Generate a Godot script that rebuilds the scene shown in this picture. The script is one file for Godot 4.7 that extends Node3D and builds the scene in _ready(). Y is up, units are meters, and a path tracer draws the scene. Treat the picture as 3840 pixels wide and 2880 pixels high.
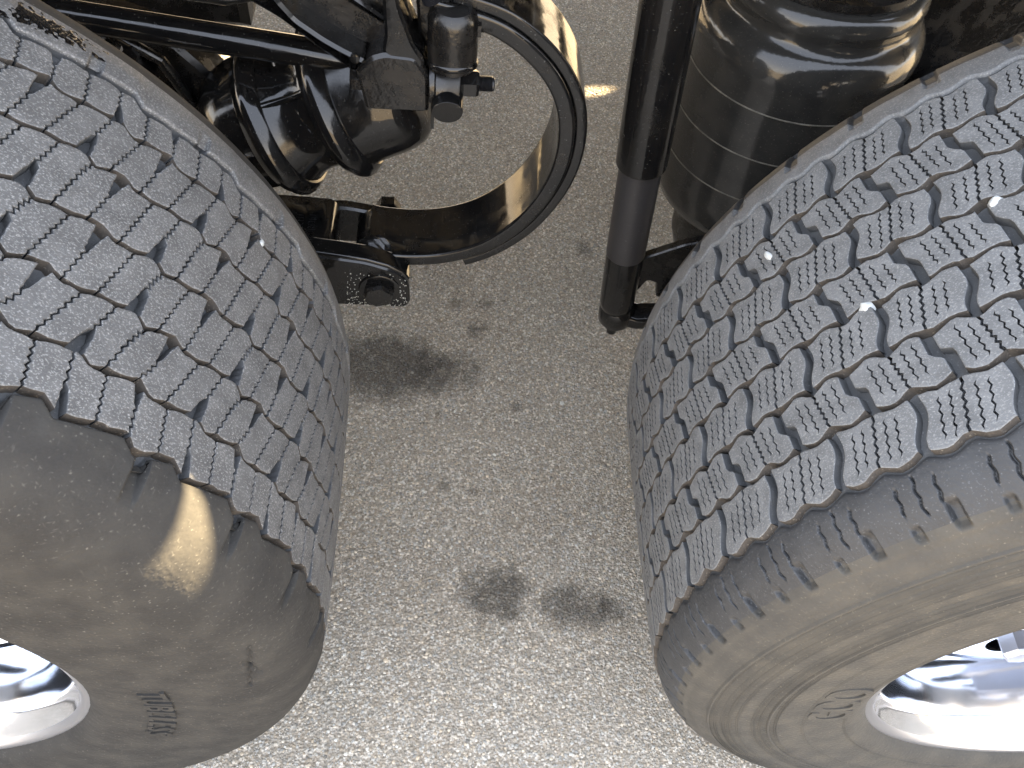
extends Node3D
# A narrow view down between two wide truck tyres: asphalt below, suspension parts behind.
# x = rolling direction, y = up, +z = outboard (towards the photographer). Metres.

const TYRE_R := 0.505
const HALF_BASE := 0.6631
var rng := RandomNumberGenerator.new()
var used := {}
var M := {}

func _ready():
	rng.seed = 7
	# --- camera, sky, sun, exposure
	var cam := Camera3D.new()
	cam.name = "camera"
	cam.fov = 45.48
	cam.near = 0.02
	cam.far = 400.0
	cam.position = Vector3(-0.0585, 1.3356, 0.4595)
	cam.rotation = Vector3(-0.9606, -0.1368, 0.1399)
	add_child(cam)
	cam.current = true
	var sm := ProceduralSkyMaterial.new()
	sm.sky_top_color = Color(0.67, 0.70, 0.76)
	sm.sky_horizon_color = Color(0.95, 0.92, 0.87)
	sm.sky_curve = 0.18
	sm.ground_bottom_color = Color(0.32, 0.31, 0.29)
	sm.ground_horizon_color = Color(0.62, 0.62, 0.60)
	sm.sun_angle_max = 1.0
	sm.energy_multiplier = 1.0
	var sky := Sky.new()
	sky.sky_material = sm
	var env := Environment.new()
	env.background_mode = Environment.BG_SKY
	env.sky = sky
	env.background_energy_multiplier = 0.45
	env.tonemap_mode = Environment.TONE_MAPPER_LINEAR
	env.tonemap_exposure = 17.6
	env.sdfgi_enabled = true
	env.ssao_enabled = true
	env.ssil_enabled = true
	var we := WorldEnvironment.new()
	we.name = "environment"
	we.environment = env
	add_child(we)
	var sun := DirectionalLight3D.new()
	sun.name = "sun"
	sun.light_color = Color(1.0, 0.89, 0.70)
	sun.light_energy = 1.6
	sun.light_angular_distance = 0.5
	sun.shadow_enabled = true
	add_child(sun)
	var sdir := Vector3(0.80, 0.37, -0.47).normalized()
	sun.look_at_from_position(sdir * 20.0, Vector3.ZERO, Vector3.UP)

	make_materials()
	build_ground()
	build_truck_shade()
	var lw := build_left_wheel()
	var rw := build_right_wheel()
	build_rim(lw, -1.0)
	build_rim(rw, 1.0)
	build_axles()
	build_brake_chamber()
	build_rod()
	build_bracket()
	build_hoop()
	build_clevis()
	build_shock()
	build_air_spring()
	build_pebbles()

# ------------------------------------------------------------------ naming
func numbered(n: String) -> String:
	if not used.has(n):
		used[n] = 0
		return n
	used[n] += 1
	return "%s_%03d" % [n, used[n]]

func thing(called: String, label: String, category: String, at := Vector3.ZERO, group := "") -> Node3D:
	var o := Node3D.new()
	o.name = numbered(called)
	o.position = at
	add_child(o)
	o.set_meta("label", label)
	o.set_meta("category", category)
	if group != "":
		o.set_meta("group", group)
	return o

func put(mesh: Mesh, called: String, mat: Material, parent: Node) -> MeshInstance3D:
	var mi := MeshInstance3D.new()
	mi.mesh = mesh
	mi.name = called
	if mat != null:
		mi.material_override = mat
	parent.add_child(mi, true)
	return mi

# ------------------------------------------------------------------ mesh builder
class MB:
	var v := PackedVector3Array()
	func tri(a: Vector3, b: Vector3, c: Vector3):
		v.push_back(a)
		v.push_back(b)
		v.push_back(c)
	func quad(a: Vector3, b: Vector3, c: Vector3, d: Vector3):
		tri(a, b, c)
		tri(a, c, d)
	# profile = (radius, height) from bottom to top, spun about the local y axis
	func lathe(prof: Array, segs: int, xf := Transform3D.IDENTITY):
		for i in prof.size() - 1:
			var p: Vector2 = prof[i]
			var q: Vector2 = prof[i + 1]
			for s in segs:
				var t0 := TAU * s / segs
				var t1 := TAU * (s + 1) / segs
				var a := xf * Vector3(p.x * cos(t0), p.y, p.x * sin(t0))
				var b := xf * Vector3(q.x * cos(t0), q.y, q.x * sin(t0))
				var c := xf * Vector3(q.x * cos(t1), q.y, q.x * sin(t1))
				var d := xf * Vector3(p.x * cos(t1), p.y, p.x * sin(t1))
				if p.x < 1e-6:
					tri(a, b, c)
				elif q.x < 1e-6:
					tri(a, b, d)
				else:
					quad(a, b, c, d)
	# outline counter-clockwise in local xy, from z0 to z1, with a bevel
	func extrude(pts: PackedVector2Array, z0: float, z1: float, bev: float, xf := Transform3D.IDENTITY):
		var o := pts
		if Geometry2D.is_polygon_clockwise(o):
			o = o.duplicate()
			o.reverse()
		var n := o.size()
		var ins := PackedVector2Array()
		for i in n:
			var e0 := (o[i] - o[(i + n - 1) % n]).normalized()
			var e1 := (o[(i + 1) % n] - o[i]).normalized()
			var n0 := Vector2(-e0.y, e0.x)
			var n1 := Vector2(-e1.y, e1.x)
			var h := (n0 + n1)
			var dd: float = max(0.35, 1.0 + n0.dot(n1))
			ins.push_back(o[i] + h * (bev / dd))
		var idx := Geometry2D.triangulate_polygon(ins)
		for k in range(0, idx.size(), 3):
			var a := ins[idx[k]]
			var b := ins[idx[k + 1]]
			var c := ins[idx[k + 2]]
			if (b - a).cross(c - a) < 0.0:
				var tmp := b
				b = c
				c = tmp
			tri(xf * Vector3(a.x, a.y, z1), xf * Vector3(b.x, b.y, z1), xf * Vector3(c.x, c.y, z1))
			tri(xf * Vector3(a.x, a.y, z0), xf * Vector3(c.x, c.y, z0), xf * Vector3(b.x, b.y, z0))
		for i in n:
			var j := (i + 1) % n
			var rows := [[ins[i], ins[j], z0], [o[i], o[j], z0 + bev], [o[i], o[j], z1 - bev], [ins[i], ins[j], z1]]
			for r in 3:
				var A: Vector2 = rows[r][0]
				var B: Vector2 = rows[r][1]
				var C: Vector2 = rows[r + 1][1]
				var D: Vector2 = rows[r + 1][0]
				var za: float = rows[r][2]
				var zb: float = rows[r + 1][2]
				quad(xf * Vector3(A.x, A.y, za), xf * Vector3(B.x, B.y, za), xf * Vector3(C.x, C.y, zb), xf * Vector3(D.x, D.y, zb))
	func box(c: Vector3, s: Vector3, bev: float, basis := Basis.IDENTITY):
		var o := PackedVector2Array([Vector2(-s.x, -s.y) * 0.5, Vector2(s.x, -s.y) * 0.5, Vector2(s.x, s.y) * 0.5, Vector2(-s.x, s.y) * 0.5])
		extrude(o, -s.z * 0.5, s.z * 0.5, bev, Transform3D(basis, c))
	# section (closed, counter-clockwise, x along n, y along the fixed axis b) swept along a path
	func sweep(path: PackedVector3Array, sec: PackedVector2Array, b: Vector3, caps := true):
		var rings := []
		for i in path.size():
			var t := (path[min(i + 1, path.size() - 1)] - path[max(i - 1, 0)]).normalized()
			var bb := (b - t * b.dot(t)).normalized()
			var nn := bb.cross(t)
			var ring := PackedVector3Array()
			for q in sec:
				ring.push_back(path[i] + nn * q.x + bb * q.y)
			rings.push_back(ring)
		var m := sec.size()
		for i in rings.size() - 1:
			for k in m:
				var l := (k + 1) % m
				quad(rings[i][k], rings[i + 1][k], rings[i + 1][l], rings[i][l])
		if caps:
			var idx := Geometry2D.triangulate_polygon(sec)
			var last := rings.size() - 1
			for k in range(0, idx.size(), 3):
				var a := idx[k]
				var bq := idx[k + 1]
				var c := idx[k + 2]
				if (sec[bq] - sec[a]).cross(sec[c] - sec[a]) < 0.0:
					var tmp := bq
					bq = c
					c = tmp
				tri(rings[0][a], rings[0][bq], rings[0][c])
				tri(rings[last][a], rings[last][c], rings[last][bq])
	func tube(path: PackedVector3Array, r: float, segs := 16):
		var sec := PackedVector2Array()
		for k in segs:
			sec.push_back(Vector2(cos(TAU * k / segs), sin(TAU * k / segs)) * r)
		var ax := Vector3(0, 0, 1)
		var d := (path[path.size() - 1] - path[0]).normalized()
		if abs(d.z) > 0.9:
			ax = Vector3(0, 1, 0)
		sweep(path, sec, ax)

# turns a builder into a mesh whose normals are smooth across edges blunter than ang
func finish(mb: MB, ang := 38.0) -> ArrayMesh:
	var n := mb.v.size() / 3
	var fn := PackedVector3Array()
	fn.resize(n)
	var map := {}
	var ca := cos(deg_to_rad(ang))
	for f in n:
		var a := mb.v[f * 3]
		var nn := (mb.v[f * 3 + 1] - a).cross(mb.v[f * 3 + 2] - a)
		fn[f] = nn
		for k in 3:
			var key := Vector3i((mb.v[f * 3 + k] * 20000.0).round())
			if map.has(key):
				map[key].push_back(f)
			else:
				map[key] = [f]
	var P := PackedVector3Array()
	var N := PackedVector3Array()
	for f in n:
		if fn[f].length_squared() < 1e-24:
			continue
		var un := fn[f].normalized()
		for k in [0, 2, 1]:
			var p := mb.v[f * 3 + k]
			var s := Vector3.ZERO
			for g in map[Vector3i((p * 20000.0).round())]:
				var w := fn[g]
				if w.length_squared() > 1e-24 and un.dot(w.normalized()) > ca:
					s += w
			P.push_back(p)
			N.push_back(s.normalized() if s.length_squared() > 1e-26 else un)
	var arr := []
	arr.resize(Mesh.ARRAY_MAX)
	arr[Mesh.ARRAY_VERTEX] = P
	arr[Mesh.ARRAY_NORMAL] = N
	var am := ArrayMesh.new()
	am.add_surface_from_arrays(Mesh.PRIMITIVE_TRIANGLES, arr)
	return am

func part(mb: MB, called: String, mat: Material, parent: Node, ang := 38.0) -> MeshInstance3D:
	return put(finish(mb, ang), called, mat, parent)

func along(from: Vector3, to: Vector3) -> Transform3D:
	# local y runs from -> to, origin at from
	var y := (to - from).normalized()
	var x := y.cross(Vector3(0, 0, 1))
	if x.length() < 0.05:
		x = y.cross(Vector3(1, 0, 0))
	x = x.normalized()
	return Transform3D(Basis(x, y, x.cross(y)), from)

# ------------------------------------------------------------------ materials
func noise(seed_: int, freq: float, kind := FastNoiseLite.TYPE_SIMPLEX_SMOOTH, oct := 3) -> FastNoiseLite:
	var n := FastNoiseLite.new()
	n.seed = seed_
	n.noise_type = kind
	n.frequency = freq
	n.fractal_octaves = oct
	if kind == FastNoiseLite.TYPE_CELLULAR:
		n.fractal_type = FastNoiseLite.FRACTAL_NONE
	return n

func bytes(n: FastNoiseLite, s: int) -> PackedByteArray:
	var im := n.get_seamless_image(s, s)
	im.convert(Image.FORMAT_L8)
	return im.get_data()

func tex(rgb: PackedByteArray, s: int) -> ImageTexture:
	var im := Image.create_from_data(s, s, false, Image.FORMAT_RGB8, rgb)
	im.generate_mipmaps()
	return ImageTexture.create_from_image(im)

# a dusty or speckled surface: base colour, fine grain, broad patches, specks of pale grit
func grit_tex(seed_: int, s: int, base: Color, grain: float, patch: float, speck: Color, thr: int, dust := Color(0, 0, 0), dust_amt := 0.0) -> ImageTexture:
	var a := bytes(noise(seed_, 0.35, FastNoiseLite.TYPE_SIMPLEX, 2), s)
	var b := bytes(noise(seed_ + 1, 0.012, FastNoiseLite.TYPE_SIMPLEX_SMOOTH, 4), s)
	var c := bytes(noise(seed_ + 2, 0.11, FastNoiseLite.TYPE_SIMPLEX, 2), s)
	var out := PackedByteArray()
	out.resize(s * s * 3)
	for i in s * s:
		var k := 1.0 + grain * (a[i] - 128) / 128.0 + patch * (b[i] - 128) / 128.0
		var col := base * k
		if dust_amt > 0.0:
			col = col.lerp(dust, clampf(dust_amt * (b[i] - 90) / 90.0, 0.0, 1.0))
		if c[i] > thr:
			col = col.lerp(speck, clampf((c[i] - thr) / 14.0, 0.0, 1.0))
		out[i * 3] = clampi(int(col.r * 255.0), 0, 255)
		out[i * 3 + 1] = clampi(int(col.g * 255.0), 0, 255)
		out[i * 3 + 2] = clampi(int(col.b * 255.0), 0, 255)
	return tex(out, s)

# roughness patches between two levels
func patch_tex(seed_: int, s: int, lo: int, hi: int) -> ImageTexture:
	var a := bytes(noise(seed_, 0.012, FastNoiseLite.TYPE_SIMPLEX_SMOOTH, 5), s)
	var b := bytes(noise(seed_ + 1, 0.2, FastNoiseLite.TYPE_SIMPLEX, 3), s)
	var out := PackedByteArray()
	out.resize(s * s * 3)
	for i in s * s:
		var t := clampf((a[i] + (b[i] - 128) * 0.35 - 105.0) / 80.0, 0.0, 1.0)
		var v := int(lerpf(lo, hi, t * t))
		out[i * 3] = v
		out[i * 3 + 1] = v
		out[i * 3 + 2] = v
	return tex(out, s)

func bump_tex(seed_: int, s: int, freq: float, strength: float, oct := 3) -> ImageTexture:
	var im := noise(seed_, freq, FastNoiseLite.TYPE_SIMPLEX, oct).get_seamless_image(s, s)
	im.convert(Image.FORMAT_RGB8)
	im.bump_map_to_normal_map(strength)
	im.generate_mipmaps()
	return ImageTexture.create_from_image(im)

func tri_mat(t: Texture2D, tile: float, rough: float, nrm: Texture2D = null, nscale := 1.0) -> StandardMaterial3D:
	var m := StandardMaterial3D.new()
	m.albedo_texture = t
	m.uv1_triplanar = true
	m.uv1_world_triplanar = true
	m.uv1_scale = Vector3.ONE / tile
	m.roughness = rough
	if nrm != null:
		m.normal_enabled = true
		m.normal_texture = nrm
		m.normal_scale = nscale
	return m

func make_materials():
	var nb := bump_tex(31, 512, 0.09, 3.0)
	M.tread = tri_mat(grit_tex(11, 512, Color(0.318, 0.317, 0.315), 0.12, 0.18, Color(0.54, 0.54, 0.53), 188), 0.16, 0.62, nb, 0.35)
	M.tread_right = tri_mat(grit_tex(12, 512, Color(0.366, 0.370, 0.372), 0.10, 0.18, Color(0.53, 0.535, 0.53), 192), 0.16, 0.62, nb, 0.35)
	M.wall = tri_mat(grit_tex(13, 256, Color(0.240, 0.220, 0.198), 0.12, 0.18, Color(0.45, 0.42, 0.38), 215), 0.12, 0.85, nb, 0.3)
	M.cut = tri_mat(grit_tex(17, 256, Color(0.268, 0.274, 0.280), 0.10, 0.14, Color(0.45, 0.45, 0.46), 225), 0.12, 0.8, nb, 0.3)
	M.side_left = tri_mat(grit_tex(14, 512, Color(0.188, 0.185, 0.180), 0.08, 0.10, Color(0.42, 0.41, 0.385), 226, Color(0.236, 0.229, 0.214), 0.4), 0.31, 0.66, nb, 0.25)
	M.side_left.metallic_specular = 0.3
	M.side_left.roughness = 0.82
	M.side_right = tri_mat(grit_tex(15, 512, Color(0.226, 0.220, 0.206), 0.07, 0.08, Color(0.45, 0.43, 0.38), 228, Color(0.280, 0.266, 0.238), 0.5), 0.31, 0.8, nb, 0.3)
	M.shoulder_right = tri_mat(grit_tex(16, 512, Color(0.178, 0.182, 0.188), 0.09, 0.14, Color(0.42, 0.43, 0.44), 222), 0.2, 0.6, nb, 0.35)
	# satin and gloss black paint with a little road dust on it
	M.gloss = tri_mat(grit_tex(21, 512, Color(0.068, 0.068, 0.070), 0.10, 0.2, Color(0.42, 0.42, 0.40), 230, Color(0.10, 0.09, 0.078), 0.4), 0.35, 0.10, bump_tex(33, 512, 0.02, 1.2, 2), 0.25)
	M.gloss.roughness = 1.0
	M.gloss.roughness_texture = patch_tex(91, 512, 18, 76)
	M.satin = tri_mat(grit_tex(22, 512, Color(0.075, 0.073, 0.072), 0.14, 0.25, Color(0.34, 0.33, 0.30), 230, Color(0.11, 0.10, 0.09), 0.5), 0.3, 0.27, bump_tex(34, 512, 0.05, 1.5, 3), 0.3)
	M.satin.roughness = 1.0
	M.satin.roughness_texture = patch_tex(93, 512, 50, 135)
	M.fleck = tri_mat(grit_tex(23, 256, Color(0.74, 0.73, 0.68), 0.08, 0.1, Color(0.85, 0.85, 0.82), 220), 0.09, 0.6)
	M.rubber_bag = tri_mat(grit_tex(24, 512, Color(0.165, 0.164, 0.160), 0.08, 0.14, Color(0.36, 0.35, 0.32), 226, Color(0.205, 0.20, 0.185), 0.35), 0.3, 0.13, bump_tex(35, 512, 0.06, 2.0, 3), 0.12)
	M.shock_dust = tri_mat(grit_tex(25, 256, Color(0.17, 0.165, 0.17), 0.06, 0.08, Color(0.4, 0.4, 0.4), 236), 0.3, 0.42)
	M.thread = tri_mat(grit_tex(26, 256, Color(0.16, 0.16, 0.17), 0.1, 0.1, Color(0.4, 0.4, 0.4), 236), 0.2, 0.28)
	M.thread.metallic = 0.5
	var al := StandardMaterial3D.new()
	al.albedo_color = Color(0.90, 0.91, 0.93)
	al.metallic = 1.0
	al.roughness = 0.09
	al.normal_enabled = true
	al.normal_texture = bump_tex(36, 512, 0.015, 1.0, 2)
	al.normal_scale = 0.12
	al.uv1_triplanar = true
	al.uv1_world_triplanar = true
	al.uv1_scale = Vector3.ONE / 0.5
	M.aluminium = al
	var dull := al.duplicate()
	dull.albedo_color = Color(0.66, 0.67, 0.70)
	dull.roughness = 0.36
	M.dull_aluminium = dull
	M.iron = tri_mat(grit_tex(28, 256, Color(0.36, 0.33, 0.30), 0.12, 0.2, Color(0.5, 0.42, 0.34), 210), 0.2, 0.6)
	M.dust_line = tri_mat(grit_tex(29, 256, Color(0.33, 0.32, 0.29), 0.25, 0.5, Color(0.5, 0.5, 0.45), 215), 0.1, 0.8)
	M.tar = tri_mat(grit_tex(27, 256, Color(0.06, 0.058, 0.058), 0.2, 0.3, Color(0.30, 0.30, 0.30), 228), 0.1, 0.2, bump_tex(37, 256, 0.12, 4.0, 3), 0.5)

# ------------------------------------------------------------------ ground
const STAINS := [[-0.165, -0.495, 0.125, 0.082, 0.66], [-0.05, -0.49, 0.07, 0.05, 0.45], [0.040, -0.072, 0.056, 0.047, 0.62], [0.155, -0.055, 0.058, 0.036, 0.56],
	[0.212, -0.050, 0.032, 0.022, 0.5], [0.006, -0.588, 0.018, 0.022, 0.50], [0.024, -0.650, 0.017, 0.014, 0.40], [-0.029, -0.648, 0.016, 0.014, 0.34], [0.222, -0.80, 0.018, 0.02, 0.5],
	[0.33, -0.42, 0.02, 0.012, 0.3], [-0.05, -0.26, 0.012, 0.01, 0.4], [0.075, -0.42, 0.012, 0.012, 0.35], [0.0, -0.25, 0.014, 0.008, 0.4]]
var gn1 := noise(61, 1.6, FastNoiseLite.TYPE_SIMPLEX_SMOOTH, 3)
var gn2 := noise(62, 26.0, FastNoiseLite.TYPE_SIMPLEX_SMOOTH, 3)

func stain(x: float, z: float) -> float:
	var k := 1.0
	var w := gn2.get_noise_2d(x, z)
	for s in STAINS:
		var dx: float = (x - s[0]) / s[2]
		var dz: float = (z - s[1]) / s[3]
		var d := dx * dx + dz * dz
		if d < 4.0:
			var a: float = s[4] * clampf(1.30 - d - w * (0.45 if s[2] > 0.06 else 0.9), 0.0, 1.0)
			k *= 1.0 - a
	return k

func ground_col(x: float, z: float) -> Color:
	var w := gn1.get_noise_2d(x + 9.0, z) * 0.5
	var k := stain(x, z) * (1.0 + 0.16 * gn1.get_noise_2d(x, z))
	return Color(k * (1.0 + 0.06 * w), k, k * (1.0 - 0.07 * w))

func build_ground():
	# asphalt binder with its fine stones
	var s := 1024
	var c1n := noise(51, 0.23, FastNoiseLite.TYPE_CELLULAR)
	c1n.cellular_return_type = FastNoiseLite.RETURN_CELL_VALUE
	var c2n := noise(51, 0.23, FastNoiseLite.TYPE_CELLULAR)
	c2n.cellular_return_type = FastNoiseLite.RETURN_DISTANCE
	var c1 := bytes(c1n, s)
	var c2 := bytes(c2n, s)
	var f := bytes(noise(52, 0.4, FastNoiseLite.TYPE_SIMPLEX, 2), s)
	var out := PackedByteArray()
	out.resize(s * s * 3)
	for i in s * s:
		var k := 0.475 + 0.17 * (c1[i] / 255.0) + 0.10 * (f[i] - 128) / 128.0
		if c1[i] > 215:
			k += 0.12
		var warm := 0.012 * ((c1[i] * 7) % 256 - 128) / 128.0
		out[i * 3] = clampi(int((k + 0.036 + warm) * 255.0), 0, 255)
		out[i * 3 + 1] = clampi(int(k * 255.0), 0, 255)
		out[i * 3 + 2] = clampi(int((k - 0.056 - warm) * 255.0), 0, 255)
	var gm := tri_mat(tex(out, s), 0.8, 0.9)
	var hb := c2n.get_seamless_image(s, s)
	hb.convert(Image.FORMAT_RGB8)
	hb.bump_map_to_normal_map(3.0)
	hb.generate_mipmaps()
	gm.normal_enabled = true
	gm.normal_texture = ImageTexture.create_from_image(hb)
	gm.normal_scale = 0.7
	gm.vertex_color_use_as_albedo = true
	var st := SurfaceTool.new()
	st.begin(Mesh.PRIMITIVE_TRIANGLES)
	# fine cells where the stains are, wide ones out to the horizon
	var xs := []
	var zs := []
	for v in [-200.0, -60.0, -20.0, -8.0, -3.0, -1.4]:
		xs.push_back(v)
		zs.push_back(v - 0.6)
	var x := -1.2
	while x <= 1.6:
		xs.push_back(x)
		x += 0.0125
	var z := -1.9
	while z <= 0.45:
		zs.push_back(z)
		z += 0.0125
	for v in [2.0, 4.0, 9.0, 20.0, 60.0, 200.0]:
		xs.push_back(v)
		zs.push_back(v - 1.0)
	var nz := zs.size()
	for xx in xs:
		for zz in zs:
			st.set_color(ground_col(xx, zz))
			st.set_normal(Vector3.UP)
			st.add_vertex(Vector3(xx, 0, zz))
	for i in xs.size() - 1:
		for j in nz - 1:
			var a := i * nz + j
			st.add_index(a)
			st.add_index(a + nz)
			st.add_index(a + 1)
			st.add_index(a + 1)
			st.add_index(a + nz)
			st.add_index(a + nz + 1)
	var g := put(st.commit(), numbered("asphalt_ground"), gm, self)
	g.set_meta("label", "grey worn asphalt with pale aggregate and dark oil stains")
	g.set_meta("kind", "structure")
	# the stones proud of the binder
	var sm := StandardMaterial3D.new()
	sm.vertex_color_use_as_albedo = true
	sm.roughness = 0.8
	for var_i in 3:
		var mb := MB.new()
		var r2 := RandomNumberGenerator.new()
		r2.seed = 90 + var_i
		var top := Vector3(0, 0.5, 0)
		var ring := []
		var ring2 := []
		var k := 6
		for i in k:
			var a := TAU * (i + r2.randf_range(-0.25, 0.25)) / k
			var rr := r2.randf_range(0.38, 0.56)
			ring.push_back(Vector3(cos(a) * rr, r2.randf_range(-0.1, 0.08), sin(a) * rr))
			ring2.push_back(Vector3(cos(a) * rr * 0.62, r2.randf_range(0.30, 0.46), sin(a) * rr * 0.62))
		for i in k:
			var j := (i + 1) % k
			mb.quad(ring[i], ring2[i], ring2[j], ring[j])
			mb.tri(ring2[i], top + Vector3(0, -0.03, 0), ring2[j])
			mb.quad(ring[i] + Vector3(0, -0.6, 0), ring[i], ring[j], ring[j] + Vector3(0, -0.6, 0))
		var buf := PackedFloat32Array()
		var cnt := 0
		for n in 92000:
			var px := rng.randf_range(-0.85, 0.95)
			var pz := rng.randf_range(-1.78, 0.36)
			if pz > -0.3 and (px < -0.58 or px > 0.72):
				continue
			var sz: float = lerpf(0.0022, 0.0066, pow(rng.randf(), 2.2)) * (1.7 if rng.randf() < 0.004 else 1.0)
			var sy := sz * rng.randf_range(0.35, 0.6)
			var bs := Basis(Vector3.UP, rng.randf() * TAU) * Basis.from_scale(Vector3(sz, sy, sz * rng.randf_range(0.7, 1.2)))
			var col := ground_col(px, pz)
			var g0: float = 0.22 + 0.16 * rng.randf() + (0.17 if rng.randf() < 0.11 else 0.0) - (0.09 if rng.randf() < 0.12 else 0.0)
			var wm := rng.randf_range(-0.06, 0.12)
			buf.append_array(PackedFloat32Array([bs.x.x, bs.y.x, bs.z.x, px, bs.x.y, bs.y.y, bs.z.y, 0.0, bs.x.z, bs.y.z, bs.z.z, pz,
				g0 * col.r * (1.075 + wm), g0 * col.g, g0 * col.b * (0.86 - wm), 1.0]))
			cnt += 1
		var mm := MultiMesh.new()
		mm.transform_format = MultiMesh.TRANSFORM_3D
		mm.use_colors = true
		mm.mesh = finish(mb, 60.0)
		mm.instance_count = cnt
		mm.buffer = buf
		var mmi := MultiMeshInstance3D.new()
		mmi.multimesh = mm
		mmi.material_override = sm
		mmi.name = "aggregate"
		mmi.set_meta("kind", "stuff")
		g.add_child(mmi, true)

# ------------------------------------------------------------------ what shades the wheels: the truck's own deck and far side
func build_truck_shade():
	var t := thing("truck_deck", "black steel truck deck and frame rail above both wheels", "truck deck", Vector3(0, 1.22, -1.3))
	var cs := CSGCombiner3D.new()
	cs.name = "deck_plate"
	t.add_child(cs)
	var pl := CSGBox3D.new()
	pl.size = Vector3(8.0, 0.004, 2.46)
	pl.position = Vector3(0.8, 0, -0.09)
	pl.name = "plate"
	cs.add_child(pl)
	for h in [
			PackedVector2Array([Vector2(0.752, -0.434), Vector2(0.785, -0.404), Vector2(0.84, -0.366), Vector2(1.0, -0.33), Vector2(1.0, -0.486), Vector2(0.94, -0.468), Vector2(0.812, -0.450)]),
			PackedVector2Array([Vector2(0.95, -0.80), Vector2(1.05, -0.80), Vector2(1.06, -1.24), Vector2(0.96, -1.24)]),
			PackedVector2Array([Vector2(1.56, -1.30), Vector2(1.64, -1.30), Vector2(1.64, -1.40), Vector2(1.56, -1.40)])]:
		var c := CSGPolygon3D.new()
		c.operation = CSGShape3D.OPERATION_SUBTRACTION
		var q := PackedVector2Array()
		for p in h:
			q.push_back(Vector2(p.x, -(p.y + 1.3)))
		c.polygon = q
		c.depth = 0.1
		c.rotation = Vector3(-PI / 2, 0, 0)
		c.position = Vector3(0, 0.05, 0)
		c.name = "deck_opening"
		cs.add_child(c, true)
	cs.material_override = M.satin
	var mb := MB.new()
	mb.box(Vector3(0.8, -0.17, 0.58), Vector3(8.0, 0.26, 0.08), 0.006)
	part(mb, "frame_rail", M.satin, t)
	mb = MB.new()
	mb.box(Vector3(0.8, -0.17, -0.6), Vector3(8.0, 0.26, 0.08), 0.006)
	part(mb, "frame_rail", M.satin, t)
	var w := thing("side_skirt", "black side skirt along the far edge of the truck", "side skirt", Vector3(0.8, 0, -2.62))
	var c2 := CSGCombiner3D.new()
	c2.name = "panel"
	w.add_child(c2)
	var b := CSGBox3D.new()
	b.size = Vector3(8.0, 0.53, 0.006)
	b.position = Vector3(0, 0.965, 0)
	b.name = "sheet"
	c2.add_child(b)
	for h in [[1.61, 0.995, 0.17, 0.05], [2.53, 1.045, 0.075, 0.022]]:
		var e := CSGBox3D.new()
		e.operation = CSGShape3D.OPERATION_SUBTRACTION
		e.size = Vector3(h[2], h[3], 0.1)
		e.position = Vector3(h[0] - 0.8, h[1], 0)
		e.name = "slot"
		c2.add_child(e, true)
	c2.material_override = M.satin

# ------------------------------------------------------------------ tyres
func crown(z: float) -> float:
	return TYRE_R - 0.0025 * pow(absf(z) / 0.15, 2.6)

func cyl(phi: float, r: float, z: float) -> Vector3:
	var a := deg_to_rad(phi)
	return Vector3(r * sin(a), r * cos(a), z)

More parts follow.
